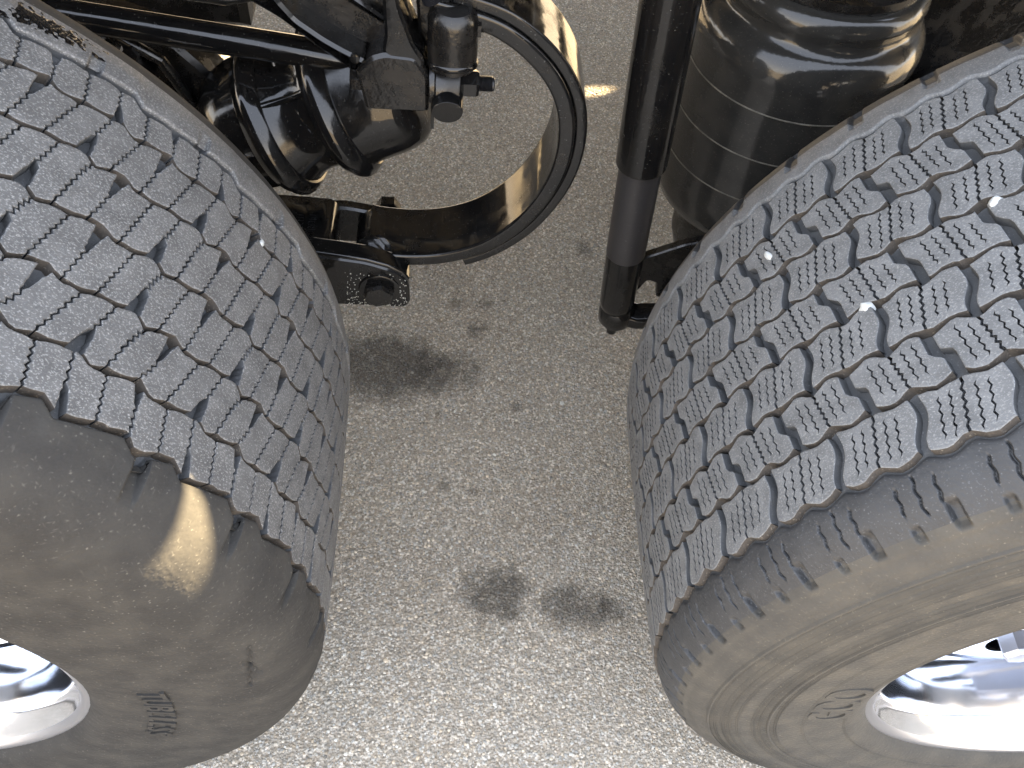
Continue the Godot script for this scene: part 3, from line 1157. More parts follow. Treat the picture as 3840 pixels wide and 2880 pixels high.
	for row in 7:
		var vs := vsamples(11, 0.03)
		var odd := row % 2 == 1
		for variant in 4:
			var wv: float = variant * 31.0 + row * 7.0
			var zt := func(ph): return ROW_T[row] + row_wave(row, ph, 0) + 0.0008 * nib.get_noise_2d(ph * 1.6, wv)
			var zb := func(ph): return ROW_B[row] + row_wave(row, ph, 1) + 0.0008 * nib.get_noise_2d(ph * 1.6, wv + 4.0)
			var lines := []
			var jr := RandomNumberGenerator.new()
			jr.seed = row * 10 + variant
			for e in 7:
				var L := []
				var R := []
				var sk := jr.randf_range(-0.05, 0.05)
				var v0 := (0.14 if e == 2 or e == 4 else 0.19) + jr.randf_range(-0.03, 0.04)
				var v1 := (0.87 if e == 2 or e == 4 else 0.82) + jr.randf_range(-0.03, 0.03)
				for j in vs.size():
					var v: float = vs[j]
					var off := 0.0
					var c: float = ROW_PHI[row] + ROW_SL[row] * v
					if e == 0 or e == 6:
						# cross groove flanks: S-curve in even rows, a dog-leg in odd rows
						var half := PER_R * 0.5 - 0.44
						if odd:
							var sp := smoothstep(0.36, 0.60, v)
							off = (sp - 0.5) * 0.9
							if e == 0:
								half -= 0.12
						else:
							off = 0.34 * sin(PI * 2.0 * (v - 0.12)) * 0.8
						c += (-half if e == 0 else half) + off - (ROW_SL[row] * v * 0.35)
						L.push_back(c)
						R.push_back(c)
					else:
						var zig := 0.11 * cos(PI * j)
						c += (e - 3) * 0.98 + sk + (zig if v > 0.03 and v < 0.97 else 0.0)
						var w := 0.0
						if e == 3:
							w = 0.125
						elif v > v0 and v < v1:
							w = 0.085
						L.push_back(c - w)
						R.push_back(c + w)
				lines.push_back({"l": L, "r": R})
			var mesh := tread_block(zt, zb, vs, lines, 0.0108, 0.005, 0.0026, 0.0007, 2, jr.randf_range(-0.0003, 0.0003))
			mesh.surface_set_material(0, M.tread_right)
			mesh.surface_set_material(1, M.wall)
			mesh.surface_set_material(2, M.cut)
			for rep in 48:
				if (rep * 3 + row + rep / 4) % 4 != variant:
					continue
				var ang: float = rep * PER_R
				var centre := pmod(ROW_PHI[row] + ang + 180.0, 360.0) - 180.0
				var xf := Transform3D(Basis(Vector3(0, 0, 1), -deg_to_rad(ang)), Vector3.ZERO)
				if centre < -18.0 and centre > -122.0:
					var mi := put(mesh, "tread_block", null, tyre)
					mi.transform = xf
				else:
					rest.append_from(mesh, 0, xf)
					rest2.append_from(mesh, 1, xf)
					rest3.append_from(mesh, 2, xf)
	var rm := rest.commit()
	rest2.commit(rm)
	rest3.commit(rm)
	rm.surface_set_material(0, M.tread_right)
	rm.surface_set_material(1, M.wall)
	rm.surface_set_material(2, M.cut)
	var ro := put(rm, "tread_blocks", null, tyre)
	ro.set_meta("kind", "stuff")
	raised_text("GOO", -102.0, 6.0, 0.336, 0.2215, 0.042, tyre, 1.0, M.side_right)
	return root

func build_rim(wheel: Node3D, sgn: float):
	var hubx := Transform3D(Basis(Vector3(1, 0, 0), PI / 2), Vector3(0, TYRE_R, 0))   # local y -> +z
	var mb := MB.new()
	# flange, drop and barrel (radius, z)
	var prof := [Vector2(0.262, 0.060), Vector2(0.2685, 0.085), Vector2(0.2725, 0.130), Vector2(0.2755, 0.165), Vector2(0.2790, 0.182), Vector2(0.2845, 0.1905), Vector2(0.2905, 0.1955), Vector2(0.2945, 0.2005)]
	prof.reverse()
	for q in prof.size():
		prof[q] = Vector2(prof[q].x * 0.968, prof[q].y)
	mb.lathe(prof, 128, hubx)
	part(mb, "rim_barrel", M.aluminium, wheel, 50.0)
	mb = MB.new()
	mb.lathe([Vector2(0.279, 0.190), Vector2(0.2935, 0.1950), Vector2(0.2990, 0.1990), Vector2(0.3000, 0.2030), Vector2(0.2980, 0.2068), Vector2(0.2925, 0.2080), Vector2(0.2875, 0.2060), Vector2(0.2851, 0.2005)], 128, hubx)
	part(mb, "rim_flange", M.dull_aluminium, wheel, 50.0)
	# disc with ten hand holes
	var cs := CSGCombiner3D.new()
	cs.name = "wheel_disc"
	var d := CSGCylinder3D.new()
	d.radius = 0.2545
	d.height = 0.016
	d.sides = 96
	d.name = "plate"
	d.rotation = Vector3(PI / 2, 0, 0)
	cs.add_child(d)
	for i in 10:
		var h := CSGCylinder3D.new()
		h.operation = CSGShape3D.OPERATION_SUBTRACTION
		h.radius = 0.032
		h.height = 0.08
		h.sides = 32
		h.rotation = Vector3(PI / 2, 0, 0)
		var a := TAU * (i + 0.3) / 10.0
		h.position = Vector3(cos(a), sin(a), 0) * 0.203
		h.name = "hand_hole"
		cs.add_child(h, true)
	cs.position = Vector3(0, TYRE_R, 0.095)
	cs.material_override = M.aluminium
	wheel.add_child(cs)
	# hub and nuts
	mb = MB.new()
	mb.lathe([Vector2(0.15, 0.10), Vector2(0.15, 0.108), Vector2(0.085, 0.112), Vector2(0.080, 0.17), Vector2(0.07, 0.18), Vector2(0.0, 0.182)], 64, hubx)
	part(mb, "hub", M.dull_aluminium, wheel)
	for i in 10:
		var a := TAU * i / 10.0
		mb = MB.new()
		mb.lathe([Vector2(0.022, 0.103), Vector2(0.022, 0.106), Vector2(0.0185, 0.108), Vector2(0.0185, 0.13), Vector2(0.015, 0.136), Vector2(0.0, 0.137)], 6, Transform3D(hubx.basis, Vector3(cos(a) * 0.168, TYRE_R + sin(a) * 0.168, 0)))
		part(mb, "wheel_nut", M.dull_aluminium, wheel, 20.0)
	if sgn < 0.0:
		return
	# valve stem
	mb = MB.new()
	var b0 := cyl(-104.0, 0.245, 0.10) + Vector3(0, TYRE_R, 0)
	mb.tube(PackedVector3Array([b0, b0 + Vector3(0, 0, 0.05), b0 + Vector3(0.004, 0.01, 0.075)]), 0.004, 10)
	part(mb, "valve_stem", M.thread, wheel)

# ------------------------------------------------------------------ axles behind the wheels
func build_axles():
	var labels := ["black axle end and drum behind the left wheel, under the torque rod", "black axle end and hanger plate behind the right wheel, beside the air spring"]
	for i in 2:
		var x := -HALF_BASE if i == 0 else HALF_BASE
		var t := thing("axle", labels[i], "axle", Vector3(x, TYRE_R, -0.6), "truck axles")
		var xf := Transform3D(Basis(Vector3(1, 0, 0), PI / 2), Vector3.ZERO)
		var mb := MB.new()
		mb.lathe([Vector2(0.0, -1.4), Vector2(0.065, -1.4), Vector2(0.065, 0.2), Vector2(0.085, 0.26), Vector2(0.085, 0.38), Vector2(0, 0.38)], 40, xf)
		part(mb, "axle_tube", M.satin, t)
		mb = MB.new()
		mb.lathe([Vector2(0.07, 0.26), Vector2(0.19, 0.27), Vector2(0.205, 0.275), Vector2(0.205, 0.31), Vector2(0.20, 0.315), Vector2(0.20, 0.48), Vector2(0.0, 0.48)], 64, xf)
		part(mb, "brake_drum", M.iron, t)
		if i == 0:
			# slack adjuster and its fittings, seen between tyre and chamber
			mb = MB.new()
			mb.extrude(PackedVector2Array([Vector2(0.05, 0.02), Vector2(0.08, 0.19), Vector2(0.22, 0.185), Vector2(0.29, 0.155), Vector2(0.335, 0.10), Vector2(0.33, 0.02), Vector2(0.16, -0.08)]), 0.08, 0.13, 0.006)
			part(mb, "spider_bracket", M.satin, t)
			mb = MB.new()
			mb.lathe([Vector2(0.0, 0.0), Vector2(0.03, 0.0), Vector2(0.034, 0.004), Vector2(0.034, 0.026), Vector2(0.03, 0.03), Vector2(0.0, 0.03)], 24, Transform3D(Basis(Vector3(1, 0, 0), PI / 2), Vector3(0.225, 0.125, 0.13)))
			part(mb, "adjuster_boss", M.gloss, t)
			for k in 2:
				mb = MB.new()
				mb.lathe([Vector2(0.0, 0.0), Vector2(0.012, 0.0), Vector2(0.012, 0.016), Vector2(0.009, 0.019), Vector2(0.0, 0.019)], 6, Transform3D(Basis(Vector3(1, 0, 0), PI / 2), Vector3(0.245 - 0.004 * k, 0.160 - 0.030 * k, 0.14)))
				part(mb, "bolt_head", M.gloss, t, 20.0)
			# cross beam above and behind
			mb = MB.new()
			mb.box(Vector3(0.03, 0.085, -0.20), Vector3(0.56, 0.20, 0.10), 0.012)
			part(mb, "beam", M.satin, t)
			mb = MB.new()
			mb.tube(PackedVector3Array([Vector3(0.12, 0.20, 0.12), Vector3(0.20, 0.20, 0.15), Vector3(0.275, 0.15, 0.15), Vector3(0.30, 0.06, 0.13)]), 0.007, 12)
			part(mb, "brake_hose", M.satin, t)
			mb = MB.new()
			mb.tube(PackedVector3Array([Vector3(0.05, 0.21, 0.05), Vector3(0.16, 0.205, 0.10), Vector3(0.24, 0.20, 0.09), Vector3(0.33, 0.15, 0.03), Vector3(0.40, 0.13, -0.03)]), 0.0055, 12)
			part(mb, "brake_hose", M.rubber_bag, t)
			for k in 3:
				mb = MB.new()
				mb.lathe([Vector2(0, 0), Vector2(0.010, 0), Vector2(0.010, 0.006), Vector2(0.0075, 0.008), Vector2(0.0075, 0.016), Vector2(0, 0.017)], 6, Transform3D(Basis(Vector3(1, 0, 0), PI / 2 - 0.5), Vector3(0.19 + 0.022 * k, 0.185 - 0.012 * k, 0.135)))
				part(mb, "hose_fitting", M.dull_aluminium if k == 1 else M.gloss, t, 20.0)
		else:
			mb = MB.new()
			mb.extrude(PackedVector2Array([Vector2(-0.08, -0.20), Vector2(0.36, -0.20), Vector2(0.40, 0.42), Vector2(-0.13, 0.42), Vector2(-0.13, -0.05)]), -0.08, -0.05, 0.006)
			part(mb, "hanger_plate", M.satin, t)
			mb = MB.new()
			mb.box(Vector3(-0.05, -0.27, 0.04), Vector3(0.42, 0.05, 0.12), 0.008)
			part(mb, "spring_seat", M.satin, t)

# ------------------------------------------------------------------ brake chamber
func build_brake_chamber():
	var c1 := Vector3(-0.26, 0.581, -0.455)
	var ax := Vector3(0.917, 0.3977, -0.0147).normalized()
	var t := thing("brake_chamber", "glossy black brake chamber with two clamp bands beside the left tyre", "brake chamber", c1)
	var xf := along(Vector3.ZERO, ax)
	var mb := MB.new()
	mb.lathe([Vector2(0, -0.085), Vector2(0.045, -0.085), Vector2(0.06, -0.078), Vector2(0.074, -0.06), Vector2(0.080, -0.04), Vector2(0.082, -0.012)], 72, xf)
	part(mb, "pressure_plate", M.gloss, t)
	mb = MB.new()
	mb.lathe([Vector2(0.088, 0.010), Vector2(0.0855, 0.016), Vector2(0.078, 0.030), Vector2(0.0765, 0.045), Vector2(0.079, 0.060), Vector2(0.086, 0.071)], 72, xf)
	# weld ridge along the waist, facing outboard
	var face := xf.basis.inverse() * Vector3(0.20, 0.86, 0.72)
	var fa := atan2(face.z, face.x)
	var rp := PackedVector3Array()
	for k in 9:
		var yy := lerpf(0.008, 0.074, k / 8.0)
		var rr := 0.0775 + 0.009 * pow(absf(k - 4.0) / 4.0, 2.0)
		rp.push_back(xf * Vector3(cos(fa) * rr, yy, sin(fa) * rr))
	mb.tube(rp, 0.0042, 10)
	part(mb, "flange_case", M.gloss, t)
	for k in 2:
		var y := 0.0 + 0.083 * k
		mb = MB.new()
		mb.lathe([Vector2(0.083, y - 0.015), Vector2(0.089, y - 0.016), Vector2(0.093, y - 0.013), Vector2(0.0955, y - 0.008), Vector2(0.0985, y - 0.005), Vector2(0.0998, y), Vector2(0.0985, y + 0.005), Vector2(0.0955, y + 0.008), Vector2(0.093, y + 0.013), Vector2(0.089, y + 0.016), Vector2(0.083, y + 0.015)], 80, xf)
		part(mb, "clamp_band", M.gloss, t)
	mb = MB.new()
	mb.lathe([Vector2(0.087, 0.095), Vector2(0.0860, 0.105), Vector2(0.0850, 0.130), Vector2(0.0830, 0.150), Vector2(0.078, 0.163), Vector2(0.069, 0.172), Vector2(0.055, 0.1765), Vector2(0.03, 0.178), Vector2(0.0, 0.178)], 72, xf)
	part(mb, "spring_cap", M.gloss, t, 50.0)
	# port fitting on the waist, towards the viewer
	mb = MB.new()
	var pf := xf * Vector3(cos(fa + 0.75) * 0.074, 0.045, sin(fa + 0.75) * 0.074)
	mb.lathe([Vector2(0.020, -0.01), Vector2(0.020, 0.004), Vector2(0.017, 0.007), Vector2(0.011, 0.007), Vector2(0.010, 0.003), Vector2(0, 0.003)], 28, along(pf, pf + xf.basis * Vector3(cos(fa + 0.75), 0, sin(fa + 0.75))))
	part(mb, "port_boss", M.gloss, t)

func build_rod():
	var a := Vector3(-0.573, 0.740, -0.42)
	var b := Vector3(-0.150, 0.690, -0.42)
	var t := thing("torque_rod", "glossy black round torque rod crossing above the brake chamber", "rod", a)
	var mb := MB.new()
	mb.tube(PackedVector3Array([Vector3.ZERO, (b - a) * 0.5, b - a]), 0.0165, 36)
	part(mb, "rod_tube", M.gloss, t)
	mb = MB.new()
	var xe := along(Vector3.ZERO, Vector3(0, 0, 1))
	mb.lathe([Vector2(0.0, -0.04), Vector2(0.036, -0.04), Vector2(0.04, -0.036), Vector2(0.04, 0.036), Vector2(0.036, 0.04), Vector2(0, 0.04)], 40, Transform3D(xe.basis, Vector3(-0.03, 0.004, 0)))
	part(mb, "rod_eye", M.gloss, t)

# ------------------------------------------------------------------ cast suspension bracket
func pv(a: Array) -> PackedVector2Array:
	var o := PackedVector2Array()
	for i in range(0, a.size(), 2):
		o.push_back(Vector2(a[i], a[i + 1]))
	return o

func rounded(o: PackedVector2Array, r: float, n := 4) -> PackedVector2Array:
	var out := PackedVector2Array()
	var m := o.size()
	for i in m:
		var p := o[i]
		var a := o[(i + m - 1) % m] - p
		var b := o[(i + 1) % m] - p
		var d: float = min(r, min(a.length(), b.length()) * 0.45)
		var s := p + a.normalized() * d
		var e := p + b.normalized() * d
		for k in n + 1:
			var t := float(k) / n
			out.push_back(s.lerp(p, t).lerp(p.lerp(e, t), t))
	return out

func build_bracket():
	var o := Vector3(-0.12, 0.65, -0.44)
	var t := thing("suspension_bracket", "black cast bracket with bolted bushing and recessed web above the chamber", "bracket", Vector3(-0.1144, 0.7124, -0.3582))
	t.scale = Vector3.ONE * 0.909
	var sh := func(a: Array) -> PackedVector2Array:
		var q := pv(a)
		for i in q.size():
			q[i] -= Vector2(o.x, o.y)
		return q
	# thin web at the back, thick ribs round its edge
	var mb := MB.new()
	mb.extrude(sh.call([-0.262, 0.80, -0.238, 0.74, -0.200, 0.708, -0.160, 0.690, -0.12, 0.685, -0.10, 0.72, -0.122, 0.80]), -0.035, -0.012, 0.003)
	part(mb, "web", M.satin, t)
	mb = MB.new()
	mb.extrude(rounded(sh.call([-0.300, 0.80, -0.270, 0.757, -0.239, 0.737, -0.201, 0.703, -0.162, 0.672, -0.150, 0.690, -0.176, 0.704, -0.195, 0.716, -0.222, 0.737, -0.239, 0.760, -0.262, 0.80]), 0.006), -0.04, 0.022, 0.0035)
	part(mb, "arm_rib", M.gloss, t)
	mb = MB.new()
	mb.extrude(rounded(sh.call([-0.225, 0.80, -0.190, 0.763, -0.163, 0.743, -0.131, 0.722, -0.128, 0.730, -0.158, 0.752, -0.182, 0.770, -0.205, 0.80]), 0.003), -0.03, 0.0, 0.003)
	part(mb, "inner_rib", M.gloss, t)
	mb = MB.new()
	mb.extrude(rounded(sh.call([-0.131, 0.80, -0.129, 0.722, -0.133, 0.700, -0.118, 0.690, -0.090, 0.676, -0.085, 0.690, -0.098, 0.712, -0.112, 0.755, -0.118, 0.80]), 0.006), -0.045, 0.018, 0.0035)
	part(mb, "upright_rib", M.gloss, t)
	mb = MB.new()
	mb.extrude(rounded(sh.call([-0.163, 0.675, -0.157, 0.640, -0.154, 0.622, -0.081, 0.622, -0.081, 0.672, -0.096, 0.697, -0.130, 0.700, -0.146, 0.694]), 0.006), -0.05, 0.020, 0.004)
	part(mb, "clamp_block", M.satin, t)
	# back web to the right, shading the gap
	mb = MB.new()
	mb.extrude(rounded(sh.call([-0.10, 0.80, -0.094, 0.70, -0.078, 0.668, -0.055, 0.69, -0.050, 0.80]), 0.006), -0.06, -0.02, 0.004)
	part(mb, "back_web", M.satin, t)
	# through bolt along x: head at the left, washers, boss, nut and stud at the right
	var bx := Basis(Vector3(0, 0, 1), -PI / 2)   # local y -> +x
	var by := 0.651 - o.y
	mb = MB.new()
	mb.lathe([Vector2(0, -0.0), Vector2(0.0125, 0.0), Vector2(0.014, 0.002), Vector2(0.014, 0.014), Vector2(0, 0.014)], 6, Transform3D(bx, Vector3(-0.172 - o.x, by, 0.0)))
	part(mb, "bolt_head", M.satin, t, 20.0)
	mb = MB.new()
	mb.lathe([Vector2(0.0, 0.0), Vector2(0.026, 0.0), Vector2(0.0265, 0.001), Vector2(0.0265, 0.006), Vector2(0, 0.006)], 36, Transform3D(bx, Vector3(-0.0805 - o.x, by + 0.004, 0.0)))
	mb.box(Vector3(-0.0765 - o.x, by - 0.022, 0.004), Vector3(0.004, 0.062, 0.03), 0.0008)
	part(mb, "washer_plate", M.satin, t)
	mb = MB.new()
	mb.lathe([Vector2(0, 0.0), Vector2(0.026, 0.0), Vector2(0.0275, 0.002), Vector2(0.0275, 0.027), Vector2(0.026, 0.029), Vector2(0, 0.029)], 40, Transform3D(bx, Vector3(-0.074 - o.x, by, 0.0)))
	part(mb, "bush", M.satin, t)
	# round pin end facing the viewer
	mb = MB.new()
	mb.lathe([Vector2(0.0, -0.03), Vector2(0.0185, -0.03), Vector2(0.0185, 0.036), Vector2(0.0175, 0.038), Vector2(0.0, 0.038)], 36, Transform3D(Basis(Vector3(1, 0, 0), PI / 2 + 0.2), Vector3(-0.059 - o.x, by - 0.005, 0.0)))
	part(mb, "pin", M.gloss, t)
	mb = MB.new()
	mb.lathe([Vector2(0, 0.0), Vector2(0.019, 0.0), Vector2(0.019, 0.003), Vector2(0.0165, 0.004), Vector2(0.0165, 0.019), Vector2(0.0145, 0.022), Vector2(0, 0.022)], 6, Transform3D(bx, Vector3(-0.045 - o.x, by + 0.002, 0.0)))
	part(mb, "nut", M.gloss, t, 20.0)
	mb = MB.new()
	stud(mb, Transform3D(bx, Vector3(-0.0235 - o.x, by + 0.002, 0.0)), 0.0095, 0.019)
	part(mb, "threaded_stud", M.thread, t, 25.0)
	# upright bushing housing with its collar, and the upper bolt
	var hx := -0.055 - o.x
	mb = MB.new()
	mb.lathe([Vector2(0, 0.03), Vector2(0.028, 0.03), Vector2(0.0285, 0.045), Vector2(0.028, 0.085), Vector2(0.026, 0.094), Vector2(0.020, 0.100), Vector2(0.0, 0.101)], 44, Transform3D(Basis.IDENTITY, Vector3(hx, 0, 0.0)))
	part(mb, "bushing_housing", M.satin, t)
	mb = MB.new()
	var ring := PackedVector3Array()
	for k in 33:
		var a := TAU * k / 32.0
		ring.push_back(Vector3(hx + cos(a) * 0.0255, 0.031 + 0.008 * sin(a * 1.0), sin(a) * 0.0255))
	mb.tube(ring, 0.005, 10)
	part(mb, "collar", M.gloss, t, 60.0)
	mb = MB.new()
	mb.lathe([Vector2(0, 0.0), Vector2(0.014, 0.0), Vector2(0.014, 0.012), Vector2(0, 0.012)], 6, Transform3D(bx, Vector3(-0.036 - o.x, 0.076, -0.005)))
	stud(mb, Transform3D(bx, Vector3(-0.024 - o.x, 0.076, -0.005)), 0.008, 0.014)
	part(mb, "upper_bolt", M.satin, t, 25.0)
	mb = MB.new()
	stud(mb, Transform3D(Basis(Vector3(0, 0, 1), 0.35), Vector3(-0.078 - o.x, 0.105, 0.0)), 0.0105, 0.035)
	part(mb, "upper_stud", M.thread, t, 25.0)
	# small casting marks
	mb = MB.new()
	mb.lathe([Vector2(0.0, 0.0), Vector2(0.006, 0.0), Vector2(0.0055, 0.003), Vector2(0.0, 0.004)], 16, Transform3D(Basis(Vector3(1, 0, 0), PI / 2), Vector3(-0.166 - o.x + 0.003, 0.693 - o.y, 0.019)))
	part(mb, "casting_pip", M.gloss, t)

func stud(mb: MB, xf: Transform3D, r: float, l: float):
	var prof := [Vector2(0, 0), Vector2(r * 0.9, 0)]
	var y := 0.001
	while y < l - 0.002:
		prof.push_back(Vector2(r, y))
		prof.push_back(Vector2(r * 0.86, y + 0.0009))
		y += 0.0018
	prof.push_back(Vector2(r * 0.85, l - 0.001))
	prof.push_back(Vector2(r * 0.7, l))
	prof.push_back(Vector2(0, l))
	mb.lathe(prof, 24, xf)

# ------------------------------------------------------------------ curved leaf strap
func build_hoop():
	var o := Vector3(0, 0.6, -0.40)
	var t := thing("curved_spring", "black curved flat steel spring bowed towards the shock absorber", "spring", o)
	var pts := pv([-0.075, 0.800, -0.046, 0.793, -0.008, 0.780, 0.026, 0.755, 0.054, 0.722, 0.071, 0.684, 0.077, 0.640, 0.073, 0.594, 0.057, 0.546, 0.030, 0.500, -0.010, 0.462, -0.055, 0.441, -0.100, 0.434, -0.140, 0.436, -0.158, 0.440])
	var c := Curve3D.new()
	for i in pts.size():
		var a := pts[max(i - 1, 0)]
		var b := pts[min(i + 1, pts.size() - 1)]
		var tg := (b - a) / 6.0
		c.add_point(Vector3(pts[i].x, pts[i].y - 0.6, 0), Vector3(-tg.x, -tg.y, 0), Vector3(tg.x, tg.y, 0))
	c.bake_interval = 0.008
	var path := c.get_baked_points()
	var hw := 0.044
	var hh := 0.0095
	var sec := rounded(pv([-hh, -hw, hh, -hw, hh, hw, -hh, hw]), 0.004, 3)
	var mb := MB.new()
	mb.sweep(path, sec, Vector3(0, 0, 1))
	part(mb, "leaf", M.gloss, t)
	# second, slightly narrower leaf along the outside of the bow
	var outer := PackedVector3Array()
	for i in range(int(path.size() * 0.03), int(path.size() * 0.80)):
		var tg := (path[i + 1] - path[i - 1]).normalized()
		var nn := Vector3(0, 0, 1).cross(tg)
		outer.push_back(path[i] + nn * 0.0165)
	mb = MB.new()
	mb.sweep(outer, rounded(pv([-0.0065, -0.043, 0.0065, -0.043, 0.0065, 0.041, -0.0065, 0.041]), 0.003, 3), Vector3(0, 0, 1))
	part(mb, "outer_leaf", M.gloss, t)

# ------------------------------------------------------------------ clevis bracket under the left side
func build_clevis():
	var o := Vector3(-0.16, 0.40, -0.40)
	var t := thing("clevis_bracket", "black cast clevis bracket with white flecks holding the spring's lower end", "bracket", o)
	var sh := func(a: Array) -> PackedVector2Array:
		var q := pv(a)
		for i in q.size():
			q[i] -= Vector2(o.x, o.y)
		return q
	var mb := MB.new()
	mb.extrude(rounded(sh.call([-0.230, 0.462, -0.189, 0.457, -0.157, 0.452, -0.128, 0.441, -0.110, 0.430, -0.103, 0.412, -0.102, 0.375, -0.108, 0.364, -0.230, 0.366]), 0.009), 0.052, 0.066, 0.003)
	var fp := part(mb, "front_cheek", M.gloss, t)
	# pale flecks of overspray stuck to its face, thicker towards the bottom
	mb = MB.new()
	var fr := RandomNumberGenerator.new()
	fr.seed = 404
	for k in 230:
		var fx := fr.randf_range(-0.185, -0.106)
		var fy := lerpf(0.368, 0.432, pow(fr.randf(), 1.7))
		var w := fr.randf_range(0.0005, 0.0014)
		var h := fr.randf_range(0.0005, 0.0016)
		mb.box(Vector3(fx - o.x, fy - o.y, 0.0662), Vector3(w, h, 0.0007), 0.0001, Basis(Vector3(0, 0, 1), fr.randf() * TAU))
	part(mb, "overspray_flecks", M.fleck, fp).set_meta("kind", "stuff")
	# raised rim along the top of the front cheek
	mb = MB.new()
	var rim := PackedVector3Array()
	for q in [[-0.225, 0.462], [-0.189, 0.457], [-0.157, 0.4515], [-0.132, 0.4425], [-0.114, 0.431], [-0.106, 0.419]]:
		rim.push_back(Vector3(q[0] - o.x, q[1] - o.y, 0.052))
	mb.sweep(rim, rounded(pv([-0.003, -0.014, 0.005, -0.014, 0.005, 0.012, -0.003, 0.012]), 0.003, 3), Vector3(0, 0, 1))
	part(mb, "cheek_rim", M.gloss, fp, 50.0)
	mb = MB.new()
	mb.extrude(rounded(sh.call([-0.27, 0.43, -0.230, 0.427, -0.198, 0.4325, -0.167, 0.427, -0.129, 0.415, -0.113, 0.401, -0.112, 0.365, -0.27, 0.365]), 0.009), -0.068, -0.050, 0.003)
	part(mb, "rear_cheek", M.satin, t)
	mb = MB.new()
	mb.extrude(rounded(sh.call([-0.30, 0.452, -0.208, 0.447, -0.200, 0.43, -0.206, 0.362, -0.30, 0.362]), 0.008), -0.055, 0.054, 0.004)
	part(mb, "yoke", M.gloss, t)
	# raised foundry lettering on the yoke, two short lines
	var f := SystemFont.new()
	f.font_names = PackedStringArray(["Droid Sans"])
	for k in 2:
		var tm := TextMesh.new()
		tm.text = ["ROKI", "ICHI"][k]
		tm.font = f
		tm.font_size = 32
		tm.pixel_size = 0.00042
		tm.depth = 0.0012
		var mi := put(tm, "cast_lettering", M.gloss, t)
		mi.transform = Transform3D(Basis(Vector3(0, 0, -1), Vector3(-1, 0.05, 0), Vector3(0.05, 1, 0)), Vector3(-0.232 - o.x - 0.016 * k, 0.4492 - o.y + 0.0008 * k, -0.005))
	# grease and grit where the leaf meets the cheek
	mb = MB.new()
	var nz := noise(81, 40.0, FastNoiseLite.TYPE_SIMPLEX, 2)
	var g := []
	for i in 9:
		var row := []
		for j in 9:
			var u := i / 8.0 - 0.5
			var w := j / 8.0 - 0.5
			var h := 0.022 * (1.0 - 3.4 * (u * u + w * w)) + 0.006 * nz.get_noise_2d(u, w)
			row.push_back(Vector3(-0.149 - o.x + u * 0.055, 0.436 - o.y + h, 0.030 + w * 0.04))
		g.push_back(row)
	for i in 8:
		for j in 8:
			mb.quad(g[i][j], g[i][j + 1], g[i + 1][j + 1], g[i + 1][j])
	part(mb, "grease_clump", M.satin, t, 25.0)
	var bz := Basis(Vector3(1, 0, 0), PI / 2)   # local y -> +z
	mb = MB.new()
	mb.lathe([Vector2(0, 0.0), Vector2(0.027, 0.0), Vector2(0.027, 0.003), Vector2(0.025, 0.004), Vector2(0, 0.004)], 36, Transform3D(bz, Vector3(-0.142 - o.x, 0.402 - o.y, 0.0645)))
	part(mb, "washer", M.gloss, t)
	mb = MB.new()
	mb.lathe([Vector2(0, 0.0), Vector2(0.021, 0.0), Vector2(0.021, 0.010), Vector2(0.018, 0.0145), Vector2(0.0, 0.0150)], 6, Transform3D(bz * Basis(Vector3(0, 1, 0), 0.3), Vector3(-0.142 - o.x, 0.402 - o.y, 0.0675)))
	part(mb, "bolt_head", M.satin, t, 20.0)
	mb = MB.new()
	mb.lathe([Vector2(0, -0.05), Vector2(0.034, -0.05), Vector2(0.036, -0.045), Vector2(0.036, 0.046), Vector2(0.034, 0.05), Vector2(0, 0.05)], 40, Transform3D(bz, Vector3(-0.142 - o.x, 0.402 - o.y, 0.0)))
	part(mb, "spring_eye", M.satin, t)
	mb = MB.new()
	mb.lathe([Vector2(0, 0.0), Vector2(0.018, 0.0), Vector2(0.018, 0.014), Vector2(0, 0.014)], 6, Transform3D(bz, Vector3(-0.138 - o.x, 0.408 - o.y, -0.084)))
	part(mb, "nut", M.satin, t, 20.0)

